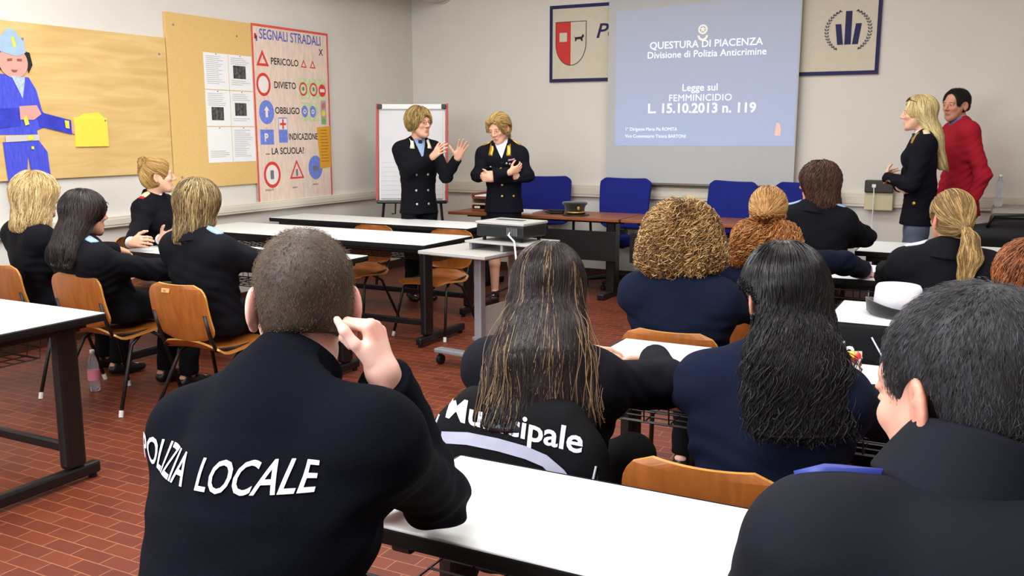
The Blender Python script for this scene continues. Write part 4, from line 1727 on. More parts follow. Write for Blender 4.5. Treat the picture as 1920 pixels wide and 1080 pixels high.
def person(label, loc, rz=0.0, scale=1.0, sit=True, male=False, sw=None, head=(0, .035, 1.165), yaw=0.0, pitch=0.0, roll=0.0, hs=None,
           J=None, skin=(226, 178, 156), cloth=M_navy, fit=1.0, legs=True, hands=None, hair=None, collar=None, hem=None, leg_mat=None,
           skirt=False, shirt=None, hb=.0055, hc=.008, fold=.004, extras=None, lean=0.0, jaw=1.0, bust=0.0, stub=None, sleeve=(.061, .054, .043), name='person', eyes=False, fade=None, collar_up=0.0, collar_front=.052):
    """one seated or standing figure; all joints in the figure's own frame (faces +y)"""
    s = scale
    sw = sw or (.185 if male else .16)
    hs = hs or (1.06 if male else 1.0)
    hd = np.array(head, float)
    Rh = rotz(yaw) @ rotx(pitch) @ roty(roll)
    nb = np.array([hd[0] * .55, hd[1] - .05, hd[2] - .165 * hs])          # base of the neck
    sh = nb[2] - (.04 if male else .058)
    j = dict(hip=(0, 0, .55 if sit else .93), waist=(0, nb[1] * .35 - .005, (.53 if sit else .93) + .17),
             chest=(nb[0] * .9, nb[1] * .8 + .015, nb[2] - .16), neck=tuple(nb),
             shL=(-sw + nb[0], nb[1], sh), shR=(sw + nb[0], nb[1], sh))
    if sit:
        j.update(elL=(-sw - .07, .15, .82), elR=(sw + .07, .15, .82), wrL=(-.14, .38, .80), wrR=(.14, .38, .80),
                 knL=(-.1, .41, .51), knR=(.1, .41, .51), anL=(-.11, .36, .09), anR=(.11, .36, .09))
    else:
        j.update(elL=(-sw - .05, -.02, sh - .28), elR=(sw + .05, -.02, sh - .28), wrL=(-sw - .05, .08, sh - .52), wrR=(sw + .05, .08, sh - .52),
                 knL=(-.085, .02, .50), knR=(.085, .02, .50), anL=(-.085, 0, .09), anR=(.085, 0, .09))
    if J:
        j.update(J)
    j = {k: np.array(v, float) for k, v in j.items()}
    m = male
    root_name = name
    # ---- body: one continuous skin
    hf = head_field(m, jaw)
    hfield = framed(hf, hd, Rh, hs)
    hpad = .16 * hs
    body = Field()
    fl = ((0, 1, 0), .62)
    neck_top = hd + Rh @ np.array([0, -.028, -.075]) * hs
    rn = .056 if m else .046
    body.add(seg(neck_top, j['neck'] + [0, 0, -.02], rn, rn * 1.12), 0)
    body.add(seg(j['neck'] - [0, 0, .03], j['chest'], .09, .125, fl), .05)
    body.add(seg(j['chest'], j['waist'], .125, .11, fl), .04)
    body.add(seg(j['waist'], j['hip'], .11, .085, fl), .03)
    body.add(seg(j['shL'], j['shR'], .038, .038), .04)
    rr = 1.12 if m else 1.0
    for q in 'LR':
        body.add(seg(j['sh' + q], j['el' + q], .043 * rr, .036 * rr), .03)
        body.add(seg(j['el' + q], j['wr' + q], .037 * rr, .025 * rr), .02)
        hipj = j['hip'] + np.array([-.085 if q == 'L' else .085, 0, 0])
        body.add(seg(hipj, j['kn' + q], .072, .05), .03)
        body.add(seg(j['kn' + q], j['kn' + q] * .6 + j['an' + q] * .4, .049, .05), .02)
        body.add(seg(j['kn' + q] * .6 + j['an' + q] * .4, j['an' + q], .05, .034), .02)
        body.add(seg(j['an' + q] - [0, .03, .03], j['an' + q] + [0, .12, -.06], .032, .024), .02)
    parts = [(hfield, hd - hpad, hd + hpad)]
    pts = np.array([j[k] for k in j])
    parts.append((body, pts.min(0) - .14, pts.max(0) + .14))
    for q in 'LR':
        h_ = (hands or {}).get(q)
        if h_ is None:
            fd = j['wr' + q] - j['el' + q]
            fd = fd / np.linalg.norm(fd) + np.array([0, 0, -.15])
            h_ = dict(f=fd, t=(1, .2, .2) if q == 'L' else (-1, .2, .2))
        if h_ is False:
            continue
        kw = {k: v for k, v in h_.items() if k not in ('f', 't', 's')}
        R_ = hand_frame(h_['f'], h_['t'], q == 'R')
        hfld = framed(hand_field(q == 'R', **kw), j['wr' + q], R_, h_.get('s', 1.0) * (1.08 if m else .97))
        parts.append((hfld, j['wr' + q] - .21, j['wr' + q] + .21))
    bf = grouped(parts, .016)
    lo = pts.min(0) - .2; hi = pts.max(0) + .2
    lo = np.minimum(lo, hd - .2); hi = np.maximum(hi, hd + .2); lo[2] = max(lo[2], -.02)
    V, Q = surface(bf, lo, hi, hb)
    base = np.array(lin(skin))
    col = np.tile(base, (len(V), 1))
    q = ((V - hd) @ Rh) / hs
    red = np.array([1.08, .80, .78])

    def blend(mask, c):
        mk = np.clip(mask, 0, 1)[:, None]
        col[:] = col * (1 - mk) + (col * c if np.max(c) > 1.001 or True else c) * mk
    ismouth = np.exp(-((q[:, 0] / .02) ** 2) ** 2 - (((q[:, 2] + .066) / .0095) ** 2) ** 2) * (q[:, 1] > .075)
    blend(ismouth, np.array([.82, .42, .42]))
    blend(np.exp(-(((np.abs(q[:, 0]) - .042) / .02) ** 2) - ((q[:, 2] + .03) / .02) ** 2) * (q[:, 1] > .03) * .5, red)
    blend(np.exp(-((q[:, 0] / .014) ** 2) - ((q[:, 2] + .026) / .014) ** 2) * (q[:, 1] > .09) * .5, red)
    blend((np.abs(q[:, 0]) > .0745) * (np.abs(q[:, 2]) < .05) * .55, np.array([1.05, .74, .72]))
    bx, bz = np.abs(q[:, 0]) - .031, q[:, 2] - (.0235 - 1.5 * np.maximum(np.abs(q[:, 0]) - .035, 0) ** 1.0 * .35)
    brow = np.exp(-((bx / .017) ** 2) ** 2 - ((bz / .0042) ** 2)) * (q[:, 1] > .06)
    blend(brow * (.9 if m else .7), np.array([.25, .2, .17]))
    if stub is not None:
        jawm = np.clip((-.03 - q[:, 2]) / .03, 0, 1) * np.clip((q[:, 1] + .02) / .03, 0, 1) * (q[:, 2] > -.14)
        blend(jawm * stub, np.array([.62, .62, .66]))
    if fade is not None:                         # clipped hair shows as a tint on the scalp
        line = -.062 + .01 * nz(V, 60, 3)
        mk = np.clip((q[:, 2] - line) / .04, 0, 1) * np.clip((.012 - q[:, 1] + 1.1 * np.maximum(q[:, 2] - .02, 0)) / .02, 0, 1) * (np.abs(q[:, 0]) < .0735 + .01 * (q[:, 2] > .03)) * (q[:, 2] < .2)
        mk = mk * (np.abs(hf(q.astype(F32))) < .006)
        fc_ = np.array(lin(fade))
        mk = np.clip(mk, 0, 1)[:, None] * .93
        col = col * (1 - mk) + fc_ * mk
    me = npmesh(name, V, Q, True, col)
    root = link(name, me, M_skin)
    root.location = loc
    root.rotation_euler = (0, 0, rz)
    root.scale = (s, s, s)
    tag(root, label, 'person')
    if eyes:
        for sx_ in (-1, 1):
            c_ = hd + Rh @ (np.array([sx_ * .0305, .0822, .0045]) * hs)
            b_ = B()
            b_.lathe((0, 0, 0), [(.0002, -.0118), (.006, -.0102), (.0105, -.0055), (.0118, 0), (.0105, .0055), (.0058, .0103)], 16)
            b_.mi = 1
            b_.lathe((0, 0, 0), [(.0058, .0104), (.0054, .0108), (.003, .0118), (.0003, .012)], 16)
            e_ = b_.to('eye', [M_eye, M_iris], root, True)
            M_ = Matrix(Rh.tolist()) @ Matrix.Rotation(-PI / 2, 3, 'X')
            e_.matrix_local = Matrix.Translation(c_) @ M_.to_4x4() @ Matrix.Scale(hs * .98, 4)
    # ---- upper garment
    g = Field()
    t = fit
    fj = ((0, 1, 0), .66)
    if sit:
        g.add(seg(j['hip'] + [0, -.01, .0], j['waist'], .168 * t, .142 * t, fj), 0)
    else:
        hz = hem if hem else j['hip'][2] - .12
        g.add(seg([j['hip'][0], j['hip'][1], hz - .04], j['waist'], .182 * t, .138 * t, ((0, 1, 0), .72)), 0)
    g.add(seg(j['waist'], j['chest'], .142 * t, .16 * t, fj), .06)
    g.add(seg(j['chest'], (j['neck'] + j['chest']) / 2 + [0, -.005, .02], .16 * t, .125 * t, fj), .06)
    g.add(seg(j['shL'] * .96 + j['shR'] * .04, j['shR'] * .96 + j['shL'] * .04, sleeve[0] * .93 * t, sleeve[0] * .93 * t), .05)
    for q_ in 'LR':
        g.add(seg(j['neck'] + [0, -.012, .022], j['sh' + q_] + [0, 0, .012], .05, .05 * t), .04)
        sx_ = -1 if q_ == 'L' else 1
        g.add(seg(j['sh' + q_] + [-.03 * sx_, -.005, -.02], j['chest'] + [sx_ * .085, -.01, -.03], .068 * t, .085 * t, ((0, 1, 0), .85)), .05)
        g.add(seg(j['sh' + q_] + [-.008 * sx_, 0, -.012], j['el' + q_], sleeve[0] * t, sleeve[1] * t), .06)
        g.add(seg(j['el' + q_], j['wr' + q_], sleeve[1] * t, sleeve[2] * t), .03)
        if bust:
            sx_ = -1 if q_ == 'L' else 1
            g.add(ell(j['chest'] + [sx_ * .07, .075, -.0], (.065, .055, .065)), .04)
        fdir = (j['wr' + q_] - j['el' + q_]); fdir = fdir / np.linalg.norm(fdir)
    gg = g
    cuts = Field()
    jn = j

    def garment(p, _g=g):
        d = _g(p)
        if fold:
            el = np.minimum(((p - jn['elL']) ** 2).sum(1), ((p - jn['elR']) ** 2).sum(1))
            wv = np.exp(-el / .02)
            wa = np.exp(-((p[:, 2] - jn['waist'][2]) / .10) ** 2) * .8
            ar = np.exp(-np.minimum(((p - jn['shL'] + [0, .03, .12]) ** 2).sum(1), ((p - jn['shR'] + [0, .03, .12]) ** 2).sum(1)) / .008)
            q2 = p + .03 * np.sin(p[:, [2, 0, 1]] * 17)
            st = np.sin(q2[:, 2] * 95 + q2[:, 0] * 28 + 6 * np.sin(q2[:, 1] * 9)) * .6 + np.sin(q2[:, 2] * 52 - q2[:, 0] * 36 + 4) * .7
            d = d + fold * (st * np.clip(.18 + wv + wa + .7 * ar, 0, 1.2)) + fold * .5 * nz(p, 14, 5)
        for q_ in 'LR':                                   # sleeve ends at the wrist
            e_, w_ = jn['el' + q_], jn['wr' + q_]
            fd_ = (w_ - e_) / np.linalg.norm(w_ - e_)
            near = np.sqrt(((p - w_) ** 2).sum(1)) < .11
            pl = (p - (w_ - fd_ * .012).astype(F32)) @ fd_.astype(F32)
            d = np.where(near, smax(d, pl, .006), d)
        if hem and not sit:
            d = smax(d, hem - p[:, 2], .008)
        if sit:
            d = smax(d, .468 - p[:, 2], .02)
        if collar in ('tall',):
            pass
        return d.astype(F32)
    gf = garment
    if collar == 'tall':                                  # fleece with a standing collar
        cc = Field()
        nt = j['neck'] + (neck_top - j['neck']) * .62
        ax = (neck_top - j['neck']); ax = ax / np.linalg.norm(ax)
        cc.add(seg(j['neck'] - ax * .03, nt + ax * .05, .088, .073), 0)
        cc.keep(half(nt + ax * .012, ax), .008)
        cc.cut(seg(nt - ax * .004, nt + ax * .1, .062, .066), .006)
        gf = lambda p: smin(garment(p), cc(p), .02)
    elif collar == 'round':
        cc = Field()
        ax = (neck_top - j['neck']); ax = ax / np.linalg.norm(ax)
        cc.add(seg(j['neck'] - ax * .02, j['neck'] + ax * .03, rn * 1.32 + .012, rn * 1.18 + .006), 0)
        cc.keep(half(j['neck'] + ax * .026, ax), .006)
        gf = lambda p: smin(garment(p), cc(p), .02)
    cc_part = None
    if collar == 'suit':                                  # turned-down jacket collar, a part of its own
        ax = (neck_top - j['neck']); ax = ax / np.linalg.norm(ax) + np.array([0, 0, .9]); ax = ax / np.linalg.norm(ax)
        n0 = j['neck'] + [0, -.006, -.006] + ax * collar_up
        ro = rn + .026
        co = Field()
        co.add(seg(n0 - ax * .024, n0 + ax * .07, ro + .030, ro - .001), 0)
        co.keep(half(n0 + ax * .05, ax + np.array([0, .3, 0])), .005)
        co.cut(seg(n0 - ax * .024, n0 + ax * .09, ro + .016, ro - .015), .003)
        co.keep(half(n0 + [0, collar_front, 0], (0, 1, .25)), .005)
        co.keep(half(n0 - ax * .016, -ax), .005)
        cc_part = (co, n0)
    vee = None
    if shirt is not None:
        vee = Field()
        ch, nk = j['chest'], j['neck']
        base_f = gf
        v0 = np.array([nk[0], 0, nk[2] + .05]); v1 = np.array([ch[0], 0, ch[2] + .015])

        def vmask(p):
            tt = np.clip((v0[2] - p[:, 2]) / (v0[2] - v1[2]), 0, 1.3)
            half_w = .06 * (1 - tt)
            return np.maximum(np.abs(p[:, 0] - (v0[0] + (v1[0] - v0[0]) * tt)) - half_w, -(p[:, 1] - (nk[1] + .005)))
        gf = lambda p: smax(base_f(p), -np.maximum(vmask(p), -(base_f(p) + .022)), .004).astype(F32)
    glo, ghi = pts.min(0) - .2, pts.max(0) + .12
    ap = np.array([j[k] for k in ('hip', 'shL', 'shR', 'elL', 'elR', 'wrL', 'wrR', 'neck')])
    glo = ap.min(0) - .22; ghi = ap.max(0) + .24
    if hem:
        glo[2] = hem - .03
    gm = put('jacket' if cloth not in (M_redknit, M_knit, M_fleece) else ('fleece' if cloth is M_fleece else 'sweater'), surface(gf, glo, ghi, hc), cloth, root)
    if cc_part is not None:
        co, n0 = cc_part
        put('collar', surface(lambda p: co(p).astype(F32), n0 - .17, n0 + .17, .005), cloth, root)
    if shirt is not None:
        inner = Field()
        sf = lambda p: np.maximum(base_f(p) + .010, np.maximum(vmask(p) - .012, -(p[:, 1] - (jn['neck'][1] - .05))))
        ax = (neck_top - j['neck']); ax = ax / np.linalg.norm(ax)
        cf = Field()
        cf.add(seg(j['neck'] - ax * .01, j['neck'] + ax * .05, rn * 1.3 + .006, rn * 1.16 + .006), 0)
        cf.keep(half(j['neck'] + ax * .045, ax + np.array([0, -.25, 0])), .004)
        cf.cut(half(j['neck'] + [0, rn * 1.3, .02], (0, 1, 0)) if False else seg(j['neck'] + [0, .07, .0], j['neck'] + [0, .06, .07], .004, .018), .004)
        sf2 = lambda p: np.minimum(sf(p), cf(p)).astype(F32)
        put('shirt', surface(sf2, j['chest'] - .2, j['neck'] + [.2, .2, .12], .006), shirt, root)
    # ---- legs
    if legs:
        lf = Field()
        L_ = leg_mat or M_trouser
        if skirt:
            lf.add(seg(j['hip'] + [0, 0, .0], [j['hip'][0], j['hip'][1], .56], .165, .15, ((0, 1, 0), .75)), 0)
            lf.keep(half((0, 0, .55), (0, 0, -1)), .006)
            lf.keep(half((0, 0, hem + .08), (0, 0, 1)), .006)
            put('skirt', surface(lf, j['hip'] - [.25, .25, .45], j['hip'] + .25, .011), L_, root)
        else:
            lf.add(seg(j['hip'] - [.06, 0, 0], j['hip'] + [.06, 0, 0], .12, .12, ((0, 1, 0), .85)), 0)
            for q_ in 'LR':
                hipj = j['hip'] + np.array([-.085 if q_ == 'L' else .085, 0, 0])
                lf.add(seg(hipj, j['kn' + q_], .095, .068), .03)
                lf.add(seg(j['kn' + q_], j['an' + q_] + [0, 0, .0], .067, .055), .02)
            lf2 = lambda p, _f=lf: smax(_f(p) + .002 * np.sin(p[:, 2] * 60 + p[:, 0] * 30), np.maximum(.085 - p[:, 2], np.where(p[:, 1] < .24, (.468 if sit else 0) - p[:, 2], -1)), .006)
            if hem and not sit:
                lf3 = lf2
                lf2 = lambda p: smax(lf3(p), p[:, 2] - (hem + .012), .01)
            lp = np.array([j[k] for k in ('hip', 'knL', 'knR', 'anL', 'anR')])
            put('trousers', surface(lf2, lp.min(0) - [.2, .2, .06], lp.max(0) + .2, .011), L_, root)
        for q_ in 'LR':
            a_ = j['an' + q_]
            sf_ = Field()
            sf_.add(seg(a_ + [0, -.035, -.05], a_ + [0, .05, -.05], .036, .04, ((0, 0, 1), .9)), 0)
            sf_.add(seg(a_ + [0, .05, -.055], a_ + [0, .14, -.062], .04, .03, ((0, 0, 1), .75)), .03)
            if not skirt:
                sf_.add(seg(a_ + [0, -.02, -.04], a_ + [0, -.01, .01], .036, .034), .02)
            sf_.keep(half((0, 0, .004), (0, 0, -1)), .004)
            put('shoe', surface(lambda p, _f=sf_: _f(p).astype(F32), a_ - [.08, .1, .1], a_ + [.08, .2, .06], .008), M_shoe, root)
    # ---- hair
    if hair:
        hair_build(hair, root, hd, Rh, hs, hf)
    ctx = dict(root=root, j=j, hd=hd, Rh=Rh, hs=hs, gf=gf, hf=hfield, neck_top=neck_top, rn=rn)
    if extras:
        extras(ctx)
    return ctx


def hair_build(H, root, hd, Rh, hs, hf):
    """H: dict(vol(Field fn in head frame), flow, n, steps, step, width, cols ...)"""
    vol = H['vol']
    lo, hi = H['lo'], H['hi']
    V, Q = surface(vol, lo, hi, H.get('h', .006))
    base = np.array(lin(H['base']))
    cb = np.tile(base, (len(V), 1)) * (1 + .25 * nz(V, 90, 2))[:, None]
    allV, allQ, allC = [V], [Q], [cb]
    nV = len(V)
    for k, lk in enumerate(H['locks']):
        r = np.random.default_rng(50 + k)
        cand = V
        msk = lk.get('where')
        if msk is not None:
            cand = cand[msk(cand)]
        if H.get('stop') is not None:
            cand = cand[~H['stop'](cand)]
        if len(cand) == 0:
            continue
        st = cand[r.integers(0, len(cand), lk['n'])] + r.normal(0, .002, (lk['n'], 3))
        v, q, lock, tp = strands(vol, st, lk['flow'], lk['steps'], lk['step'], lk['width'], lk.get('off', (0, .003)), lk.get('wave', (0, .03)), 7 + k, lk.get('jitter', .12),
                                 lk.get('stick', True), fall=lk.get('fall', -2), lift=lk.get('lift', 0.0), zmin=lk.get('zmin', H.get('zmin')), stop=lk.get('stop', H.get('stop')))
        pc = palette(lk['cols'], lk['n'], lk.get('w'), 9 + k)
        cl = lk.get('clump', .45)
        if cl < 2:                                # neighbouring locks share their colour
            ps = np.array(sorted([lin(c_) for c_ in lk['cols']], key=sum))
            key = nz(st * np.array([1.25, 1.25, .45]), 62, 21 + k) + r.normal(0, cl, len(st))
            rk = np.argsort(np.argsort(key)) / max(1, len(st) - 1) * (len(ps) - 1)
            i0 = np.floor(rk).astype(int); i1 = np.minimum(i0 + 1, len(ps) - 1); fr = (rk - i0)[:, None]
            pc = (ps[i0] * (1 - fr) + ps[i1] * fr) * r.uniform(.85, 1.15, (len(st), 1))
        if 'streak' in lk:                        # colour by where the lock grows
            a = np.sin(np.arctan2(st[:, 0], -st[:, 1] + .001) * lk['streak'][0] + st[:, 2] * 6) + r.normal(0, .5, len(st))
            pc[a > lk['streak'][2]] = np.array(lin(lk['streak'][1])) * r.uniform(.8, 1.2, ((a > lk['streak'][2]).sum(), 1))
        allV.append(v); allQ.append(q + nV); allC.append(pc[lock])
        nV += len(v)
    V = np.concatenate(allV); Q = np.concatenate(allQ); Cc = np.concatenate(allC)
    Vw = (V * hs) @ Rh.T + hd
    o = put('hair', (Vw, Q), hair_mat(H.get('rough', .42)), root, Cc)
    return o


def toward(tgt):
    tgt = np.array(tgt, F32)
    return lambda p: (tgt - p) / (np.sqrt(((tgt - p) ** 2).sum(1))[:, None] + 1e-6)


def combed(crown, down=1.0, spread=.7, back=0.0, side=0.0):
    """from the crown outwards, then hanging down"""
    c = np.array(crown, F32)

    def f(p):
        d = p - c
        h = np.sqrt((d[:, :2] ** 2).sum(1))[:, None] + 1e-4
        o = np.zeros_like(p)
        o[:, :2] = d[:, :2] / h * spread
        o[:, 2] = -down * np.clip(.15 + h[:, 0] * 9, 0, 1)
        o[:, 1] -= back
        o[:, 0] += side
        return o
    return f


def skull(t=.014, m=False):
    """scalp-hugging cap of hair, thickness t, open at the face"""
    f = Field()
    f.add(ell((0, -.014, .034), (.0755 + t, .097 + t, .083 + t)), 0)
    return f


def face_open(f, z=.055, y=.05, k=.015, w=.058):
    """carve the face out of a hair volume"""
    f.cut(ell((0, .105, -.035), (w, .085, .10)), k)
    return f


def lettering(ctx, s, size, c, right, up, dirn, m=M_txt, name='lettering', off=.0025, width=None, **kw):
    """print wrapped onto the garment: flat at c, pushed along dirn onto the cloth"""
    v, f = text_geo(s, size, **kw)
    if width:
        k_ = width / max(a for a, _ in v)
        v = [(a * k_, b_) for a, b_ in v]
    right, up, dirn = [np.array(x, float) for x in (right, up, dirn)]
    # finer sheet so that it follows the cloth
    bm = bmesh.new()
    vs = [bm.verts.new((a, b_, 0)) for a, b_ in v]
    for q in f:
        try:
            bm.faces.new([vs[i] for i in q])
        except ValueError:
            pass
    bmesh.ops.triangulate(bm, faces=bm.faces[:])
    for _ in range(4):
        lng = [e for e in bm.edges if e.calc_length() > size * .22]
        if not lng:
            break
        bmesh.ops.subdivide_edges(bm, edges=lng, cuts=1)
        bmesh.ops.triangulate(bm, faces=bm.faces[:])
    P_ = np.array([(q.co.x, q.co.y) for q in bm.verts])
    bm.verts.index_update()
    T_ = np.array([[q.index for q in f_.verts] for f_ in bm.faces])
    bm.free()
    W = np.array(c) + P_[:, :1] * right + P_[:, 1:] * up
    W = cast_many(ctx['gf'], W, dirn)
    T_ = T_[~np.isnan(W).any(1)[T_].any(1)]
    W = np.nan_to_num(W, nan=float(c[2]))
    g = grad(ctx['gf'], W.astype(F32), .004)
    g /= np.sqrt((g * g).sum(1))[:, None] + 1e-6
    W = W + g * off
    used = np.unique(T_); mp_ = np.full(len(W), -1); mp_[used] = np.arange(len(used)); W = W[used]; T_ = mp_[T_]
    me = npmesh(name, W, T_, True)
    return link(name, me, m, ctx['root'])


def stud(ctx, o, d, r, m, name='button', flat=.45):
    """small round button set on the cloth"""
    p = cast(ctx['gf'], o, d)
    if p is None:
        return None
    g = grad(ctx['gf'], p[None].astype(F32), .004)[0]
    g = Vector(g.tolist()).normalized()
    R_ = g.to_track_quat('Z', 'Y').to_matrix()
    return B().lathe(p.tolist(), [(r * .9, -.002), (r, r * flat * .5), (r * .7, r * flat), (r * .1, r * flat * 1.15)], 12, 1, R_).to(name, m, ctx['root'], True)


def patch(ctx, pts, d, m, name, th=.004):
    """cloth patch: outline points in the figure's frame pushed along d onto the garment"""
    P_ = np.array(pts, F32)
    n = len(P_)
    cen = P_.mean(0)
    rings = [P_, cen + (P_ - cen) * .5, cen[None]]
    W = cast_many(ctx['gf'], np.concatenate(rings), d)
    if np.isnan(W).any():
        ok = ~np.isnan(W).any(1)
        if not ok.any():
            return None
        bad = np.where(~ok)[0]
        for b_ in bad:
            W[b_] = W[ok][np.argmin(((W[ok] - np.concatenate(rings)[b_]) ** 2).sum(1))]
    g = grad(ctx['gf'], W.astype(F32), .004)
    g /= np.sqrt((g * g).sum(1))[:, None] + 1e-6
    top = W + g * th
    top[:n] = W[:n] + g[:n] * th * .6
    low = W[:n] - g[:n] * .004
    vs = np.concatenate([top, low])
    fs = []
    for i in range(n):
        k = (i + 1) % n
        fs.append((i, k, n + k, n + i))
        fs.append((n + i, n + k, 2 * n))
        fs.append((2 * n + 1 + i, 2 * n + 1 + k, k, i))
    return B().raw(vs.tolist(), fs).to(name, m, ctx['root'], True)


def collar_ring(c, m, name='shirt_collar', h=.05, r0=.02, r1=.008, tilt=.3, below=.015):
    """thin standing shirt collar round the neck"""
    j = c['j']
    ax = c['neck_top'] - j['neck']; ax = ax / np.linalg.norm(ax)
    rn = c['rn']
    cf = Field()
    cf.add(seg(j['neck'] - ax * below, j['neck'] + ax * (h + .02), rn * 1.12 + r0, rn + r1), 0)
    cf.keep(half(j['neck'] + ax * h, ax - np.array([0, tilt, 0])), .004)
    cf.cut(seg(j['neck'] + [0, rn + .03, .0], j['neck'] + [0, rn + .02, .09], .005, .026), .004)
    put(name, surface(lambda p: cf(p).astype(F32), j['neck'] - .15, j['neck'] + .15, .005), m, c['root'])


def glasses(ctx, m=None, z=.004):
    m = m or mat('spectacle_frame', (60, 40, 34), .3)
    hd, Rh, hs = ctx['hd'], ctx['Rh'], ctx['hs']
    b_ = B()
    tr_ = lambda p: (hd + Rh @ (np.array(p) * hs)).tolist()
    for s_ in (-1, 1):
        b_.tube([tr_((s_ * .032 + .022 * math.cos(2 * PI * i / 16), .106 - .004 * abs(math.cos(2 * PI * i / 16)), z + .016 * math.sin(2 * PI * i / 16))) for i in range(16)], .0016, 6, closed=True)
        b_.tube([tr_((s_ * .054, .104, z + .004)), tr_((s_ * .072, .07, z + .006)), tr_((s_ * .079, -.005, z + .004))], .0016, 6)
    b_.tube([tr_((-.01, .106, z + .003)), tr_((0, .109, z + .006)), tr_((.01, .106, z + .003))], .0016, 6)
    return b_.to('glasses', m, ctx['root'], True)
# ------------------------------------------------------------------ hair styles (in the frame of the head)
def face_stop(w=.056):
    return lambda q: (((q[:, 0]) / w) ** 2 + ((q[:, 1] - .10) / .075) ** 2 + ((q[:, 2] + .035) / .092) ** 2) < 1


def ear_stop(prev, sides=(-1, 1), c=(.088, .0, -.02), r=(.034, .04, .045)):
    def f(q):
        m = prev(q) if prev else np.zeros(len(q), bool)
        for s_ in sides:
            m = m | ((((q[:, 0] - s_ * c[0]) / r[0]) ** 2 + ((q[:, 1] - c[1]) / r[1]) ** 2 + ((q[:, 2] - c[2]) / r[2]) ** 2) < 1)
        return m
    return f


def hair_clipped(cols, base, t=.004, n=9000, L=.009, w=.0007, nape=-.066, lift=.55, brow=0.0, jit=.2, fl=None):
    v = skull(t)
    v.add(ell((0, -.034, -.022), (.066 + t * .7, .062 + t * .7, .062)), .03)
    v.cut(ell((0, .125, -.02 + brow), (.09, .085, .115)), .006)
    for s in (-1, 1):
        v.cut(ell((s * .088, -.002, -.022), (.034, .036, .048)), .006)
    v.keep(half((0, 0, nape), (0, -.25, -1)), .01)
    locks = [dict(n=n, steps=2, step=L / 2, width=w, off=(.0, .001), cols=cols, flow=combed((0, -.045, .125), 1, .8), stick=False, lift=lift, jitter=jit, clump=.8)]
    return dict(vol=v, lo=(-.11, -.14, -.16), hi=(.11, .12, .15), h=.004, base=base, locks=locks, rough=.55, stop=ear_stop(None))


def hair_long(cols, base, bottom=-.36, wtop=.10, wbot=.13, yb=-.155, t=.014, n=2600, width=.0016, wave=(0, .05), streak=None, part=True, w=None, face=.058, rough=.38, mid=-.13, open_y=.0, flat=.28, extra=None, jit=.1, brow=False):
    v = skull(t)
    v.add(seg((0, -.03, .01), (0, mid, -.18), wtop, (wtop + wbot) / 2, ((0, 1, 0), .62)), .03)
    v.add(seg((0, mid, -.18), (0, yb, bottom), (wtop + wbot) / 2, wbot, ((0, 1, 0), flat)), .04)
    v.keep(half((0, 0, bottom), (0, 0, -1)), .02)
    face_open(v, w=face)
    if brow:
        v.cut(ell((0, .115, .035), (.062, .075, .062)), .012)
    for s in (-1, 1):
        if open_y and s < 0:
            v.cut(ell((s * .125, -.01, -.03), (.06, .11, .06)), .012)
    steps = 16
    Lk = dict(n=n, steps=steps, step=(.16 - bottom) / steps * .8, width=width, off=(-.001, .004), cols=cols, w=w, flow=combed((0, .0, .13), 1, .75), wave=wave, jitter=jit)
    if streak:
        Lk['streak'] = streak
    Lk['where'] = lambda q: q[:, 2] > -.12
    top = dict(Lk); top['n'] = n // 2; top['where'] = lambda q: q[:, 2] > .05
    return dict(vol=v, lo=(-.22, -.28, bottom - .03), hi=(.22, .14, .16), h=.006, base=base, locks=[Lk, top] + (extra or []), rough=rough, zmin=bottom - .02, stop=ear_stop(face_stop(face), (-1,), (.125, -.01, -.03), (.062, .112, .062)) if open_y else (ear_stop(face_stop(face), (0,), (0, .115, .035), (.063, .076, .063)) if brow else face_stop(face)))


def hair_puffy(cols, base, c=(0, -.02, -.01), r=(.165, .15, .165), n=2600, width=.0026, wave=(.009, .032), L=.14, w=None, cutface=True, more=None, offs=(-.004, .010)):
    v = Field()
    v.add(ell(c, r), 0)
    for m_ in (more or []):
        v.add(m_, .05)
    if cutface:
        face_open(v, w=.07, k=.03)
    b0 = np.array(c)
    lo = (-.3, -.3, -.4); hi = (.3, .25, .25)
    locks = [dict(n=n, steps=18, step=L / 18, width=width, off=offs, cols=cols, w=w, flow=combed((0, -.01, .2), 1, .6), wave=wave, jitter=.5, zmin=c[2] - r[2] * .95)]
    return dict(vol=v, lo=lo, hi=hi, h=.008, base=base, locks=locks, rough=.5, stop=face_stop(.066))


def hair_bob(cols, base, bottom=-.19, wtop=.10, wbot=.115, t=.02, n=1800, width=.002, wave=(.003, .08), w=None, back=-.085, face=.06, flick=.0, crown=(0, -.01, .13), depth=.8, streak=None):
    v = skull(t)
    v.add(seg((0, -.02, .02), (0, back * .6, bottom + .03), wtop, wbot, ((0, 1, 0), depth)), .04)
    v.keep(half((0, 0, bottom), (0, -.15, -1)), .03)
    face_open(v, w=face, k=.02)
    locks = [dict(n=n, steps=12, step=(.15 - bottom) / 12 * .62, width=width, off=(-.002, .006), cols=cols, w=w, flow=combed(crown, 1, .75), wave=wave, jitter=.06, where=lambda q: q[:, 2] > -.08)]
    if streak:
        locks[0]['streak'] = streak
    l2 = dict(locks[0]); l2['n'] = n // 2; l2['where'] = lambda q: q[:, 2] > .03
    return dict(vol=v, lo=(-.2, -.22, bottom - .05), hi=(.2, .16, .17), h=.006, base=base, locks=locks + [l2], rough=.42, zmin=bottom - .015, stop=face_stop(face))


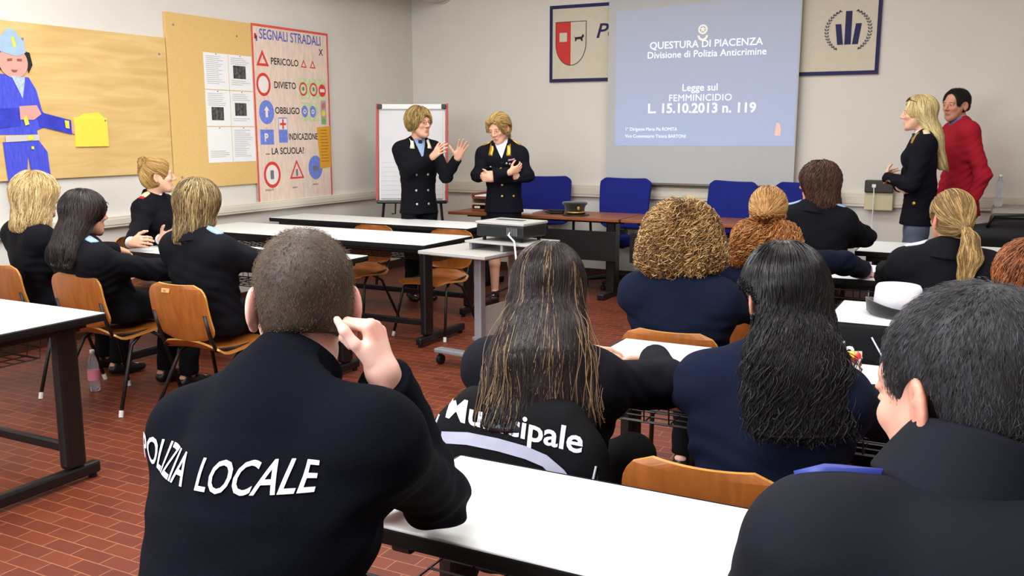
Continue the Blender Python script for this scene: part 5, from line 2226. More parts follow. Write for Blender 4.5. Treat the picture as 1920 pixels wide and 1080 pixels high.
def hair_tied(cols, base, tie, t=.009, tail=None, n=1500, width=.0017, w=None, knot=None, rough=.42):
    """combed back to a tie; tail = list of (point, radius) below it; knot = radius of a bun"""
    v = skull(t)
    v.add(ell((0, -.03, -.02), (.064 + t, .075 + t, .075)), .03)
    v.add(seg((tie[0] * .3, -.06, tie[2] * .6), tie, .05, .018), .04)
    v.cut(ell((0, .128, -.03), (.085, .085, .125)), .008)
    for s in (-1, 1):
        v.cut(ell((s * .09, -.006, -.02), (.03, .046, .044)), .006)
    v.keep(half((0, 0, -.075), (0, .35, -1)), .01)
    fl = toward(tie)
    locks = [dict(n=n, steps=12, step=.0125, width=width, off=(0, .0025), cols=cols, w=w, flow=fl, wave=(0, .1), jitter=.05, fall=-2, where=lambda q: ((q - np.array(tie)) ** 2).sum(1) > .03 ** 2)]
    lo, hi = [-.15, -.24, -.16], [.15, .12, .2]
    if tail:
        prev, pr = np.array(tie), .014
        tf = Field()
        for (p_, r_) in tail:
            tf.add(seg(prev, p_, pr, r_, ((0, 1, 0), .7)), .01)
            v.add(seg(prev, p_, pr, r_, ((0, 1, 0), .7)), .012)
            prev, pr = np.array(p_), r_
        lo = np.minimum(lo, np.array([min(p_[i] for p_, _ in tail) for i in range(3)]) - .07)
        end = np.array(tail[-1][0])
        locks.append(dict(n=700, steps=14, step=.021, width=width, off=(0, .004), cols=cols, w=w, flow=lambda q: np.tile((end - np.array(tie)).astype(F32), (len(q), 1)) / np.linalg.norm(end - np.array(tie)), wave=(.002, .12), jitter=.07, fall=-2,
                          where=lambda q: tf(q.astype(F32)) < .004))
    if knot:
        for i in range(9):
            a = 2 * PI * i / 9
            c_ = np.array(tie) + knot * .55 * np.array([math.cos(a), .3 * math.sin(2 * a), math.sin(a)])
            v.add(ell(c_, (knot * .55, knot * .5, knot * .5)), .006)
        kb = np.array(tie, F32)

        def swirl(q):
            d = q - kb
            return np.stack([-d[:, 2], .3 * d[:, 1], d[:, 0]], 1) / (np.sqrt((d * d).sum(1))[:, None] + 1e-5)
        locks.append(dict(n=420, steps=14, step=.006, width=width * 1.1, off=(-.001, .006), cols=cols, w=w, flow=swirl, wave=(.002, .04), jitter=.25, fall=-2, where=lambda q: ((q - kb) ** 2).sum(1) < (knot * 1.25) ** 2))
    return dict(vol=v, lo=tuple(lo), hi=tuple(hi), h=.005, base=base, locks=locks, rough=rough, stop=ear_stop(None, c=(.09, -.006, -.02), r=(.031, .047, .045)))


def local(loc, rz, s=1.0):
    c, si = math.cos(-rz), math.sin(-rz)

    def g(w_):
        d = np.array(w_, float) - np.array(loc)
        return np.array([c * d[0] - si * d[1], si * d[0] + c * d[1], d[2]]) / s
    return g


# ================================================================== man in the black fleece (front left)
loc = (-.99, .82, 0)
g = local(loc, 0)
hdp = g(atd(568, 566, 1.60))
wr = g(atd(718, 700, 1.53))
el = g((-.915, 1.44, .825))


def ex_fleece(c):
    lettering(c, 'POLIZIA  LOCALE', .060, (-.222, -.5, 1.0), (1, 0, .045), (0, 0, 1), (0, 1, 0), bold=.012, width=.375)


person('man in black fleece lettered POLIZIA LOCALE on the back, cheek on his fist', loc, 0, male=True, sw=.195, head=hdp, yaw=.80, pitch=-.08, roll=.03, hs=1.06,
       J=dict(elR=el, wrR=wr, elL=(-.30, .42, .83), wrL=(-.10, .62, .80), neck=hdp + [.03, -.085, -.125], shR=(.19, .28, 1.06), shL=(-.178, .26, 1.025), chest=(.0, .21, .92), waist=(-.0, .07, .70)),
       skin=(236, 190, 176), cloth=M_fleece, fit=1.08, collar='tall', fade=(74, 62, 54), hb=.0045, hc=.007, fold=.006,
       hands=dict(R=dict(f=(-.30, .10, 1), t=(.25, -.95, .1), each=[(1.2, 1.5, .9), (1.25, 1.5, .9), (1.3, 1.5, .9), (1.3, 1.45, .9)], thumb=(.3, .5, .4), tdir=(-.45, .85, -.35), s=.82)),
       hair=hair_clipped([(96, 76, 56), (70, 56, 46), (118, 94, 66), (54, 46, 42)], (64, 54, 47), t=.003, n=22000, L=.005, w=.0004, lift=.3, nape=-.060), extras=ex_fleece)

# ================================================================== grey haired man in the suit (front right)
loc = (-.0, .84, 0)
g = local(loc, 0)
hdp = g(atd(1815, 742, 1.08))


def ex_suit(c):
    j = c['j']
    b_ = B()
    for q in 'L':
        a, e = j['neck'] * .5 + j['shL'] * .5, j['shL'] * 1.0
        d = (e - a); d = d / np.linalg.norm(d); sd = np.cross(d, [0, 0, 1]) * .013; up = np.array([0, .026, .2])
        patch(c, [a + sd + up, e + sd + up, e + d * .03 + up, e - sd + up, a - sd + up, a - d * .015 + up], (0, 0, -1), mat('blue_shoulder_board', (46, 58, 140), .5, noise=.08), 'epaulette', .007)
    pts = cast_many(c['gf'], np.array([[.0, -.5, z] for z in np.linspace(.62, 1.02, 18)]), (0, 1, 0))
    b_.tube([tuple(q) for q in pts], .0014, 5).to('back_seam', M_black, c['root'])


person('grey haired man in charcoal uniform jacket with blue shoulder board, right front', loc, 0, male=True, sw=.205, head=hdp, yaw=.82, pitch=-.2, hs=1.08,
       J=dict(neck=hdp + [.0, -.065, -.135], shL=(-.150, .16, 1.075), shR=(.185, .16, 1.08), chest=(0, .10, .90), elL=(-.27, .28, .82), wrL=(-.12, .60, .80), elR=(.29, .30, .82), wrR=(.12, .62, .79)),
       skin=(214, 158, 138), cloth=M_suit, fit=1.06, sleeve=(.066, .058, .045), collar='suit', hb=.0045, hc=.007, fold=.003, fade=(54, 54, 58), collar_up=.052, collar_front=.012,
       hair=hair_clipped([(44, 46, 52), (62, 64, 71), (30, 31, 35), (88, 90, 98), (58, 51, 45)], (36, 37, 41), t=.006, n=32000, L=.010, w=.0004, lift=.10, nape=-.058, jit=.2), extras=ex_suit)

# ================================================================== woman with long streaked hair
loc = (-1.06, 2.26, 0)
g = local(loc, 0)
hdp = g(atd(1030, 542, 2.52))
person('woman with long straight dark hair streaked blonde, seen from behind', loc, 0, head=hdp, yaw=.30, pitch=-.08, sw=.165,
       J=dict(elL=(-.27, .22, .81), elR=(.255, .22, .81), wrL=(-.12, .53, .80), wrR=(.12, .53, .80)), cloth=M_navy, fit=1.08, collar='round', sleeve=(.06, .064, .046),
       hair=hair_long([(28, 25, 27), (40, 33, 32), (23, 21, 24), (62, 49, 41)], (24, 22, 24), bottom=-.355, wtop=.095, wbot=.148, yb=-.185, mid=-.135, n=8000, width=.0010, streak=(9, (158, 128, 92), 1.28), wave=(.0015, .25), rough=.3,
                      extra=[dict(n=130, steps=16, step=.026, width=.0011, off=(.004, .02), cols=[(120, 96, 70), (60, 48, 40), (150, 122, 90)], flow=combed((0, 0, .13), 1, .95), wave=(.003, .2), jitter=.2, where=lambda q: (q[:, 2] < .02) & (np.abs(q[:, 0]) > .07))]))

# ================================================================== woman with black wavy hair
loc = (-.46, 2.22, 0)
g = local(loc, 0)
hdp = g(atd(1466, 556, 2.25))
person('woman with black hair ending in loose waves and navy sweater', loc, 0, head=hdp, yaw=.5, pitch=-.05, sw=.165,
       J=dict(elL=(-.225, .2, .82), elR=(.26, .22, .82)), cloth=M_knit, fit=1.05, collar='round', skin=(226, 172, 146), sleeve=(.06, .06, .045),
       hair=hair_long([(17, 16, 20), (24, 23, 27), (13, 13, 16), (36, 33, 33)], (14, 14, 17), bottom=-.30, wtop=.10, wbot=.115, yb=-.185, mid=-.14, t=.022, n=5200, width=.0012, wave=(.009, .10, .5), rough=.27, jit=.03, open_y=1,
                      extra=[dict(n=520, steps=14, step=.010, width=.0015, off=(.002, .014), cols=[(17, 16, 20), (32, 30, 31)], flow=combed((0, 0, .13), 1, .7), wave=(.012, .085), jitter=.1, zmin=-.34, where=lambda q: (q[:, 2] < -.08))]))

# ================================================================== curly blonde woman
loc = (-1.06, 3.56, 0)
g = local(loc, 0)
hdp = g(atd(1278, 445, 3.62))
person('woman with puffy curly blonde hair and dark navy top', loc, 0, head=hdp, yaw=.25, sw=.17, J=dict(elL=(-.26, .2, .8), elR=(.27, .2, .8)), cloth=M_knit, fit=1.1, collar='round',
       hair=hair_puffy([(170, 126, 72), (140, 98, 52), (206, 168, 110), (98, 64, 36), (226, 194, 140), (74, 48, 30)], (84, 56, 32), r=(.142, .135, .15), c=(0, -.02, -.012), n=8000, width=.0017, wave=(.011, .032), L=.14, offs=(-.004, .022), more=[ell((-.07, -.03, -.09), (.085, .09, .08)), ell((.07, -.03, -.09), (.085, .09, .08))]))

# ================================================================== woman with half pinned red curls
loc = (-1.0, 4.62, 0)
g = local(loc, 0)
hdp = g(atd(1440, 398, 4.55))
v = skull(.014)
v.add(ell((-.07, -.10, -.13), (.085, .075, .10)), .03)
v.add(ell((.075, -.09, -.13), (.08, .075, .09)), .03)
v.add(seg((-.09, -.10, -.12), (-.13, -.09, -.22), .07, .05), .03)
v.add(seg((.09, -.09, -.12), (.14, -.06, -.2), .06, .035), .03)
v.add(ell((-.01, -.115, .01), (.035, .03, .03)), .015)
face_open(v, w=.068, k=.02)
RC = [(178, 116, 58), (150, 88, 40), (204, 146, 84), (112, 64, 32), (214, 168, 108)]
half_up = dict(vol=v, lo=(-.26, -.22, -.34), hi=(.26, .16, .17), h=.006, base=(116, 68, 34), rough=.42,
               locks=[dict(n=1100, steps=12, step=.012, width=.002, off=(0, .004), cols=[(196, 150, 92), (170, 120, 66), (216, 176, 116), (140, 96, 52)], flow=toward((-.01, -.13, .005)), wave=(.001, .1), jitter=.06, fall=-2, where=lambda q: q[:, 2] > -.01),
                      dict(n=1500, steps=16, step=.012, width=.0026, off=(-.003, .008), cols=RC, flow=combed((0, -.06, .05), 1, .6), wave=(.009, .045), jitter=.3, zmin=-.25, where=lambda q: q[:, 2] < .0)])
person('woman with half pinned reddish curls leaning on the table with her right arm', loc, 0, head=hdp, yaw=.2, sw=.17,
       J=dict(elR=(.33, .33, .86), wrR=(.40, .60, .79), elL=(-.27, .2, .8)), cloth=M_knit, fit=1.12, collar='round', hair=half_up,
       extras=lambda c: B().tube([tuple(c['j']['wrR'] + .042 * (np.array([math.cos(a), 0, math.sin(a)])) - [.0, .01, 0]) for a in [2 * PI * i / 14 for i in range(14)]], .007, 6, closed=True).to('cuff', mat('lilac_cloth', (186, 140, 190), .8), c['root']))


# ================================================================== uniform details shared by several women
def epaulettes(m=M_epa, sides='LR', piping=None):
    def f(c):
        j = c['j']
        for q in sides:
            a = j['neck'] * .45 + j['sh' + q] * .55
            b_ = j['sh' + q] * .98 + j['neck'] * .02
            ax = (b_ - a); ax = ax / np.linalg.norm(ax)
            sd = np.cross(ax, [0, 0, 1]); sd = sd / np.linalg.norm(sd) * .022
            up = np.array([0, 0, .2])
            patch(c, [a + sd + up, b_ + sd + up, b_ + ax * .012 + up, b_ - sd + up, a - sd + up, a - ax * .014 + up], (0, 0, -1), m, 'epaulette', .008)
    return f


# ================================================================== brown haired woman, side face
loc = (-1.0, 6.03, 0)
g = local(loc, 0)
hdp = g(atd(1534, 345, 5.8))
person('brown haired woman with pale blue epaulette, face turned left', loc, .05, head=hdp, yaw=1.25, sw=.175, J=dict(elR=(.29, .18, .86)), cloth=M_uniform, fit=1.16, collar='suit', skin=(226, 160, 130), eyes=True,
       hair=hair_bob([(84, 52, 38), (58, 36, 28), (104, 66, 44), (44, 29, 25)], (56, 36, 28), bottom=-.17, wtop=.112, wbot=.115, t=.03, n=1700, width=.003, wave=(.006, .06), face=.07), extras=epaulettes())

# ================================================================== ponytail woman
loc = (-.18, 4.76, 0)
g = local(loc, 0)
hdp = g(atd(1783, 408, 4.28))
HB = [(186, 152, 96), (156, 122, 72), (212, 180, 124), (120, 92, 54), (98, 76, 48)]


def ex_pony(c):
    p = c['hd'] + c['Rh'] @ np.array([.004, -.122, -.045])
    B().tube([tuple(p + .018 * np.array([math.cos(a), .25 * math.sin(a), .8 * math.sin(a)])) for a in [2 * PI * i / 14 for i in range(14)]], .006, 6, closed=True).to('hair_tie', mat('navy_elastic', (30, 34, 80), .8), c['root'])
    epaulettes(mat('white_blue_epaulette', (206, 214, 224), .7), 'L')(c)


person('woman with blonde ponytail held by a dark tie, left ear showing', loc, 0, head=hdp, yaw=.5, pitch=-.05, sw=.18, J=dict(elL=(-.27, .18, .82), elR=(.29, .18, .82)), cloth=M_uniform, fit=1.12, collar='suit', skin=(226, 160, 136),
       hair=hair_tied(HB, (120, 94, 56), (.004, -.118, -.035), t=.016, tail=[((.01, -.17, -.09), .034), ((.005, -.185, -.17), .05), ((-.01, -.18, -.25), .03), ((-.02, -.175, -.30), .012)], n=1700), extras=ex_pony)

# ================================================================== auburn woman at the right edge
loc = (.12, 3.49, 0)
g = local(loc, 0)
hdp = g(atd(1928, 528, 3.1))
person('woman with wavy auburn hair cut off by the right edge of the photo', loc, 0, head=hdp, yaw=.75, sw=.165, cloth=M_knit, fit=1.1, collar='round', skin=(226, 166, 140),
       hair=hair_bob([(150, 88, 48), (120, 66, 34), (178, 112, 62), (92, 50, 28)], (112, 62, 34), bottom=-.2, wtop=.115, wbot=.12, t=.026, n=2200, width=.0022, wave=(.006, .07), face=.066))

# ================================================================== left table: fluffy blonde
loc = (-5.04, 3.57, 0)
g = local(loc, -.25)
hdp = g(atd(70, 370, 5.35))
BL = [(206, 176, 118), (176, 142, 88), (228, 202, 148), (146, 114, 70), (238, 218, 170)]
person('woman with fluffy shoulder length blonde hair at the left edge', loc, -.25, head=hdp, yaw=-.1, sw=.17, cloth=M_uniform, fit=1.12, collar='suit', skin=(226, 168, 140),
       hair=hair_bob(BL, (168, 134, 84), bottom=-.21, wtop=.12, wbot=.13, t=.034, n=3800, width=.0018, wave=(.004, .11), face=.06), extras=epaulettes(sides='R'))

# ================================================================== black haired woman on the left
loc = (-4.37, 3.53, 0)
g = local(loc, -.12)
hdp = g(atd(160, 402, 5.0))
person('woman with long black hair turned to the right at the writing table', loc, -.12, head=hdp, yaw=-.12, sw=.17, J=dict(elR=(.245, .10, .76), wrR=(.13, .34, .70), elL=(-.25, .12, .76), wrL=(-.05, .34, .68)), cloth=M_uniform, fit=1.12, collar='suit', skin=(214, 156, 128),
       hair=hair_long([(34, 26, 27), (48, 36, 34), (26, 21, 23), (60, 44, 40)], (30, 24, 25), bottom=-.27, wtop=.108, wbot=.115, yb=-.15, mid=-.12, t=.024, n=1700, width=.0026, wave=(.002, .15), rough=.36), extras=epaulettes(sides='R'))

# ================================================================== streaked blonde woman on the stickered chair
loc = (-3.64, 3.54, 0)
g = local(loc, -.05)
hdp = g(atd(374, 385, 4.85))
person('woman with streaked dark blonde bob on the chair with a sticker', loc, -.05, head=hdp, yaw=-.1, sw=.175, J=dict(elR=(.30, .2, .82), elL=(-.28, .2, .82)), cloth=M_uniform, fit=1.16, collar='suit', skin=(222, 166, 138),
       hair=hair_bob([(166, 140, 92), (128, 104, 64), (198, 174, 124), (84, 66, 44), (62, 50, 38)], (116, 94, 58), bottom=-.215, wtop=.112, wbot=.105, t=.026, n=3800, width=.0018, wave=(.003, .12), face=.06, back=-.1), extras=epaulettes(sides='R'))

# ================================================================== woman with the bun by the wall
rz = -1.22
loc = (-5.36, 4.70, 0)
g = local(loc, rz)
hdp = g(atd(296, 330, 6.55))


def ex_bun(c):
    epaulettes(mat('gold_white_board', (226, 212, 168), .5), 'LR')(c)
    collar_ring(c, M_shirtw)
    j = c['j']
    for q in 'LR':
        a = j['sh' + q]
        patch(c, [a + [-.02, -.02, .2], a + [.02, -.02, .2], a + [.02, .02, .2], a + [-.02, .02, .2]], (0, 0, -1), mat('red_flash', (170, 30, 40), .7), 'shoulder_flash', .006)
        e_, w_ = j['el' + q], j['wr' + q]
        d = (w_ - e_) / np.linalg.norm(w_ - e_)
        B().tube([tuple(w_ - d * .02), tuple(w_ + d * .014)], [.04, .037], 14).to('shirt_cuff', M_shirtw, c['root'], True)


person('woman with blonde bun in uniform writing at the wall end of the table', loc, rz, head=hdp, yaw=.50, pitch=.04, sw=.165, eyes=True, hb=.005,
       J=dict(elR=g(atd(262, 424, 6.35)), wrR=g(atd(246, 455, 6.05)), elL=g(atd(322, 440, 6.75)), wrL=g(atd(302, 449, 6.3))), cloth=M_uniform, fit=1.05, collar='suit', skin=(232, 182, 152), bust=1,
       hands=dict(R=dict(f=g(atd(268, 452, 6.0)) - g(atd(246, 455, 6.05)), t=(-.2, .2, 1), curl=(.8, .7, .5)), L=dict(f=g(atd(330, 438, 6.25)) - g(atd(302, 449, 6.3)), t=(0, 0, 1), curl=(.3, .3, .2))),
       hair=hair_tied([(196, 156, 92), (166, 124, 66), (220, 186, 124), (134, 96, 50)], (150, 112, 60), (0, -.088, .085), t=.014, knot=.05, n=1300, width=.002), extras=ex_bun)
# ================================================================== speaker with glasses
def uniform_front(c, patches, buttons, hands=None, collar_w=.03):
    """collar patches, buttons; positions in the figure's frame"""
    for (pts, m, nm) in patches:
        patch(c, pts, (0, -1, 0), m, nm, .005)
    for (x, z, m) in buttons:
        stud(c, (x, .6, z), (0, -1, 0), .011, m)


rz = math.radians(-128)
h0 = atd(786, 231, 8.2)
loc = (h0.x - .03, h0.y + .02, 0)
g = local(loc, rz)
hdp = g(h0)
nz0 = hdp[2] - .168


def collar_patches(nk, m, w_=.02, L=.08, dx=.068):
    out = []
    for s_ in (-1, 1):
        a = np.array([nk[0] + s_ * dx, .5, nk[2] + .035]); b_ = np.array([nk[0] + s_ * (dx + .012), .5, nk[2] + .035 - L])
        out.append(([a + [-w_, 0, 0], a + [w_, 0, 0.006], b_ + [w_, 0, 0], b_ + [-w_, 0, -.004]], m, 'collar_patch'))
    return out


def tie(c, m):
    nk, ch = c['j']['neck'], c['j']['chest']
    b_ = B()
    y0 = nk[1] + c['rn'] * 1.25 + .012
    b_.box((nk[0], y0 + .002, nk[2] + .012), (.034, .024, .032), .008)
    b_.prism([(nk[0] - .012, y0 - .006, nk[2]), (nk[0] + .012, y0 - .006, nk[2]), (ch[0] + .024, ch[1] + .115, ch[2] - .02), (ch[0] - .024, ch[1] + .115, ch[2] - .02)], (0, .008, 0))
    b_.to('tie', m, c['root'])


M_steel = mat('silver_button', (206, 204, 186), .3, .6, metal=.7)


def ex_speaker(c):
    nk, hip = c['j']['neck'], c['j']['hip']
    uniform_front(c, collar_patches(nk, mat('white_collar_patch', (228, 220, 196), .6)), [(s_ * .055, z_, M_steel) for s_ in (-1, 1) for z_ in (1.14, 1.00, .88)])
    tie(c, mat('navy_tie', (28, 34, 62), .7))
    glasses(c)


person('standing woman in dark uniform with glasses, gesturing with both open hands', loc, rz, sit=False, head=hdp, yaw=.42, pitch=.02, hs=1.06, sw=.165, bust=1, eyes=True, hb=.0048,
       J=dict(elR=g(atd(766, 319, 8.18)), wrR=g(atd(812, 293, 7.92)), elL=g(atd(836, 330, 8.12)), wrL=g(atd(859, 294, 7.9)),
              kneeL=(0, 0, 0)) if False else dict(elR=g(atd(764, 321, 8.16)), wrR=g(atd(811, 294, 7.96)), elL=g(atd(836, 331, 8.06)), wrL=g(atd(858, 296, 7.92))),
       hands=dict(R=dict(f=g(atd(838, 268, 7.84)) - g(atd(811, 294, 7.96)), t=(.0, -.55, 1), curl=(.18, .22, .15), spread=.13, thumb=(.1, .1, .1)),
                  L=dict(f=g(atd(869, 268, 7.86)) - g(atd(858, 296, 7.92)), t=(.5, .1, .6), curl=(.15, .2, .15), spread=.15, thumb=(.1, .1, .1), tdir=(.8, .5, .1))),
       skin=(230, 176, 148), cloth=M_uniform, fit=1.02, collar='suit', shirt=M_shirtb, hem=.79, fold=.003,
       hair=hair_bob([(172, 146, 86), (140, 114, 62), (198, 172, 112), (110, 86, 46)], (134, 108, 60), bottom=-.075, wtop=.098, wbot=.085, t=.026, n=1300, width=.0028, wave=(.002, .1), back=-.05, face=.066, crown=(-.03, .0, .14)), extras=ex_speaker)

# ================================================================== woman with crossed arms
rz = math.radians(-160)
h0 = atd(936, 241, 8.2)
loc = (h0.x + .02, h0.y + .05, 0)
g = local(loc, rz)
hdp = g(h0)


def ex_crossed(c):
    nk = c['j']['neck']
    uniform_front(c, collar_patches(nk, M_gold, .02, .10, .07), [(0, 1.20, M_gold), (0, .95, M_gold), (-.1, .95, M_gold), (-.075, 1.235, M_steel), (-.045, 1.24, M_steel), (.10, 1.21, M_steel), (0, 1.05, M_gold)])
    tie(c, mat('navy_tie', (28, 34, 62), .7))
    ch = c['j']['chest']
    patch(c, [(-.115, .6, 1.285), (-.06, .6, 1.275), (-.06, .6, 1.26), (-.115, .6, 1.27)], (0, -1, 0), mat('ribbon_bar', (206, 160, 170), .7, noise=.5, nscale=160), 'ribbon_bar', .005)
    epaulettes(M_gold, 'LR')(c)
    B().box((.0, .165, 1.085), (.05, .012, .012), .003).to('belt_buckle', M_gold, c['root'])


hl = hair_tied([(196, 166, 100), (160, 128, 72), (218, 190, 130), (126, 98, 54)], (150, 122, 68), (0, -.115, -.03), t=.022, tail=[((0.02, -.12, -.10), .03), ((.02, -.11, -.16), .02)], n=1500, width=.0026)
hl['vol'].add(seg((-.06, .065, .08), (-.088, .05, -.02), .022, .014), .02)
hl['vol'].add(seg((.05, .07, .085), (.086, .06, .0), .022, .012), .02)
person('standing woman in gold trimmed dark uniform with crossed arms, looking down', loc, rz, sit=False, head=hdp, yaw=-.42, pitch=-.34, roll=.08, hs=1.03, sw=.17, bust=1, eyes=True, hb=.0048,
       J=dict(elR=(.225, .09, 1.13), wrR=(-.085, .215, 1.165), elL=(-.225, .09, 1.13), wrL=(.085, .165, 1.105), chest=(0, .02, 1.265)),
       hands=dict(R=dict(f=(-1, -.45, .45), t=(0, .3, 1), curl=(.5, .5, .3), s=.9), L=dict(f=(1, .0, .1), t=(0, .3, 1), curl=(.9, .9, .5), s=.9)),
       skin=(232, 180, 152), cloth=M_navy, fit=1.02, collar='suit', shirt=M_shirtw, hem=.80, fold=.003, skirt=True, leg_mat=M_navy, hair=hl, extras=ex_crossed)

# ================================================================== standing woman with very long blonde hair
rz = math.radians(100)
h0 = atd(1722, 213, 6.95)
loc = (h0.x + .05, h0.y, 0)
g = local(loc, rz)
hdp = g(h0)


def ex_blonde(c):
    nk = c['j']['neck']
    epaulettes(mat('gold_white_board', (226, 212, 168), .5), 'LR')(c)
    uniform_front(c, collar_patches(nk, M_gold, .017, .08, .07), [(.03, 1.13, M_gold), (.03, 1.0, M_gold)])
    stud(c, (-.6, .05, .99), (1, 0, 0), .014, M_gold)
    tie(c, mat('navy_tie', (28, 34, 62), .7))
    hd, Rh = c['hd'], c['Rh']
    b_ = B()
    T = lambda p: (hd + Rh @ np.array(p)).tolist()
    for s_ in (-1, 1):
        b_.lathe(T((s_ * .033, .078, .105)), [(.024, -.002), (.026, 0), (.02, .004), (.004, .006)], 14, .8, Matrix(Rh.tolist()) @ Matrix.Rotation(-.9, 3, 'X'))
        b_.tube([T((s_ * .056, .075, .105)), T((s_ * .088, .03, .085)), T((s_ * .092, -.02, .05))], .0025, 6)
    b_.tube([T((-.012, .082, .107)), T((.012, .082, .107))], .0025, 6)
    b_.to('sunglasses', mat('brown_lens', (52, 34, 26), .2, .6), c['root'], True)
    e_, w_ = c['j']['elL'], c['j']['wrL']
    d = (w_ - e_) / np.linalg.norm(w_ - e_)
    B().tube([tuple(w_ - d * .032), tuple(w_ - d * .024)], [.044, .044], 14).to('cuff_braid', M_gold, c['root'], True)


PB_ = [(222, 204, 148), (200, 176, 116), (238, 226, 180), (176, 150, 94)]
lh = hair_long(PB_, (194, 170, 112), bottom=-.40, wtop=.098, wbot=.075, yb=-.19, mid=-.125, t=.02, n=1900, width=.003, wave=(.002, .2), rough=.4, flat=.45, brow=True)
person('standing woman in profile with very long pale blonde hair and crossed arms', loc, rz, sit=False, head=hdp, yaw=-.04, hs=1.05, sw=.17, bust=1, eyes=True, hb=.0048,
       J=dict(elL=(-.225, .09, 1.13), wrL=(.06, .24, 1.17), elR=(.22, .09, 1.13), wrR=(.0, .15, 1.10)),
       hands=dict(L=dict(f=(1, -.25, .15), t=(0, .3, 1), curl=(.6, .6, .3)), R=dict(f=(-1, -.7, -.35), t=(0, .3, 1), curl=(1.1, 1.2, .6), s=.85)),
       skin=(236, 188, 160), cloth=M_navy, fit=1.04, collar='suit', shirt=M_shirtw, hem=.82, fold=.003, leg_mat=M_jeans, hair=lh, extras=ex_blonde)

# ================================================================== man in the red sweater
rz = math.radians(112)
h0 = atd(1792, 197, 7.3)
loc = (h0.x + .10, h0.y + .02, 0)
g = local(loc, rz)
hdp = g(h0)


def ex_red(c):
    j = c['j']
    ax = c['neck_top'] - j['neck']; ax = ax / np.linalg.norm(ax)
    cf = Field()
    cf.add(seg(j['neck'] - ax * .015, j['neck'] + ax * .07, .088, .074), 0)
    cf.keep(half(j['neck'] + ax * .052, ax + np.array([0, -.5, 0])), .005)
    cf.cut(seg(j['neck'] + ax * .02, j['neck'] + ax * .12, .06, .066), .003)
    cf.cut(seg(j['neck'] + [0, .08, .01], j['neck'] + [0, .07, .1], .006, .03), .004)
    put('shirt_collar', surface(lambda p: cf(p).astype(F32), j['neck'] - .15, j['neck'] + .15, .005), mat('blue_check_shirt', (104, 122, 160), .8, noise=.15, nscale=120), c['root'])


person('standing man in red sweater over a blue shirt collar, watching from the wall', loc, rz, sit=False, male=True, head=hdp, yaw=.55, pitch=-.06, hs=1.0, eyes=True, hb=.005, stub=.35, scale=1.0,
       J=dict(elL=(-.245, -.05, 1.18), wrL=(-.225, .03, .95), elR=(.245, .02, 1.18), wrR=(.22, .1, .95)), skin=(214, 156, 128), cloth=M_redknit, fit=1.06, collar='round', hem=.86,
       hair=hair_clipped([(30, 26, 26), (42, 36, 34), (24, 21, 22)], (28, 25, 25), t=.013, n=6000, L=.018, w=.001, lift=.3, nape=-.06, brow=.04), extras=ex_red)

# ------------------------------------------------------------------ jackets hung on chairs


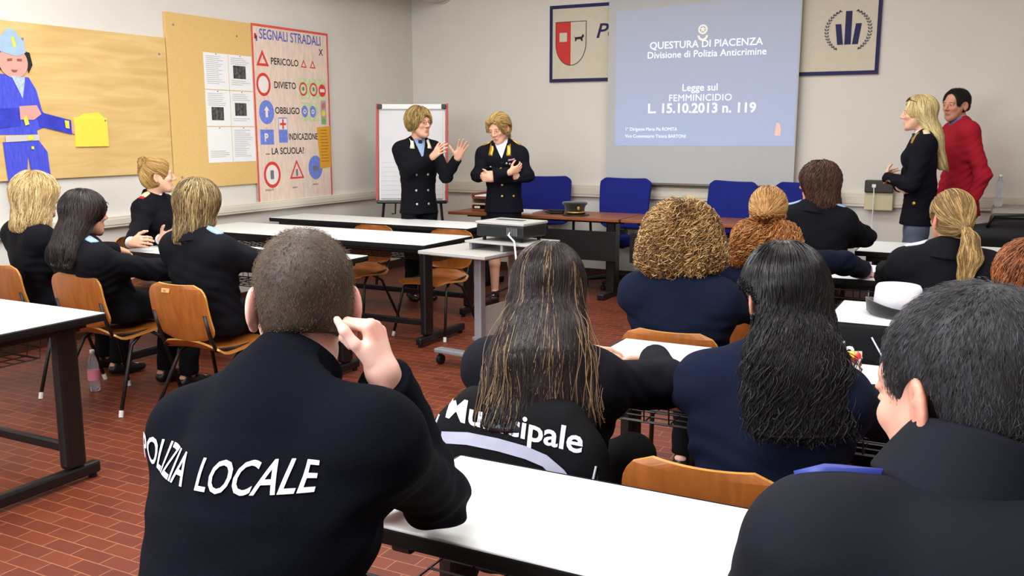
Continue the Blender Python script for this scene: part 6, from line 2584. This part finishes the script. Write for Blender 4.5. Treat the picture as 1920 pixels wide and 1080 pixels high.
def hung_jacket(name, label, loc, w_, seed, letters, side):
    f = Field()
    f.add(seg((-w_ + .10, .004, .815), (w_ - .10, .004, .815), .045, .045, ((0, 1, 0), .75)), 0)
    f.add(seg((-w_ + .055, -.008, .74), (w_ - .055, -.008, .74), .066, .066, ((0, 1, 0), .6)), .06)
    f.add(seg((-w_ + .06, -.026, .62), (w_ - .06, -.026, .62), .09, .09, ((0, 1, 0), .45)), .10)
    f.add(seg((-w_ + .06, -.035, .46), (w_ - .06, -.035, .46), .09, .09, ((0, 1, 0), .42)), .08)
    for s in (-1, 1):
        f.add(seg((s * (w_ - .06), .0, .69), (s * (w_ + .035), .03, .42), .044, .04, ((0, 1, 0), .7)), .05)
    fl = lambda p: (f(p) + .004 * np.sin(p[:, 0] * 42 + 5 * np.sin(p[:, 2] * 12)) * np.clip((.74 - p[:, 2]) * 5, 0, 1) + .003 * nz(p, 16, seed)).astype(F32)
    V, Q = surface(fl, (-w_ - .16, -.2, .25), (w_ + .16, .14, .93), .008)
    root = link(name, npmesh(name, V, Q), mat('black_jacket_cloth', (8, 8, 12), .75, .15, noise=.15, nscale=60, bump=.15, bscale=60))
    root.location = loc
    tag(root, label, 'jacket', 'jackets hung on chair backs')
    c = dict(gf=fl, root=root)
    if letters:
        lettering(c, letters, .078, (-.20, -.5, .782), (1, 0, -.08), (0, 0, 1), (0, 1, 0), bold=.02, width=.40, off=.003)
        up = [(-.2, .678), (-.12, .69), (-.03, .690), (.05, .684), (.11, .672), (.16, .645), (.195, .605)]
        dn = [(-.2, .648), (-.12, .658), (-.03, .658), (.05, .652), (.10, .642), (.14, .615), (.165, .58)]
        W = cast_many(fl, np.array([(x, -.5, z + .066 - .02 * (x + .2)) for x, z in up + dn]), (0, 1, 0))
        g_ = grad(fl, W.astype(F32), .004); g_ /= np.sqrt((g_ * g_).sum(1))[:, None]
        W = W + g_ * .004
        k = len(up)
        B().raw(W.tolist(), [(i, i + 1, k + i + 1, k + i) for i in range(k - 1)]).to('reflective_band', mat('silver_band', (176, 180, 204), .4, .5, noise=.1), root)
    for pl in side:
        P_ = []
        for (x0, z0), (x1, z1) in zip(pl, pl[1:]):
            for i in range(8):
                P_.append((x0 + (x1 - x0) * i / 8, -.5, z0 + (z1 - z0) * i / 8))
        W = cast_many(fl, np.array(P_), (0, 1, 0))
        W = W[~np.isnan(W).any(1)]
        if len(W) < 3:
            continue
        B().tube([tuple(q + np.array([0, -.001, 0])) for q in W], .0028, 6).to('white_piping', M_txt, root)
    return root, fl


def side_panel(root, fl, pts, m):
    c = dict(gf=fl, root=root)
    patch(c, [(x, -.5, z) for x, z in pts], (0, 1, 0), m, 'side_panel', .003)


M_bluepanel = mat('blue_panel_cloth', (52, 58, 104), .7, .2, noise=.15, nscale=120)
r_, fl_ = hung_jacket('hung_jacket', 'black jacket lettered Municipale with silver band over the chair back', (-1.05, 2.05, 0), .23, 3, 'Municipale', [[(-.225, .78), (-.25, .66), (-.245, .5)], [(.235, .72), (.205, .5)]])
side_panel(r_, fl_, [(.24, .70), (.275, .6), (.285, .48), (.21, .48)], M_bluepanel)
side_panel(r_, fl_, [(-.25, .70), (-.275, .6), (-.28, .5), (-.255, .5)], M_bluepanel)
r_, fl_ = hung_jacket('hung_jacket', 'second black jacket hung on a chair near the uniform hat', (-.42, 3.345, 0), .20, 9, None, [[(.08, .83), (.12, .77), (.14, .66), (.15, .5)]])
lettering(dict(gf=fl_, root=r_), 'ia', .085, (-.02, -.5, .755), (1, 0, -.03), (0, 0, 1), (0, 1, 0), bold=.02)
side_panel(r_, fl_, [(.15, .74), (.2, .66), (.21, .5), (.16, .5)], M_bluepanel)
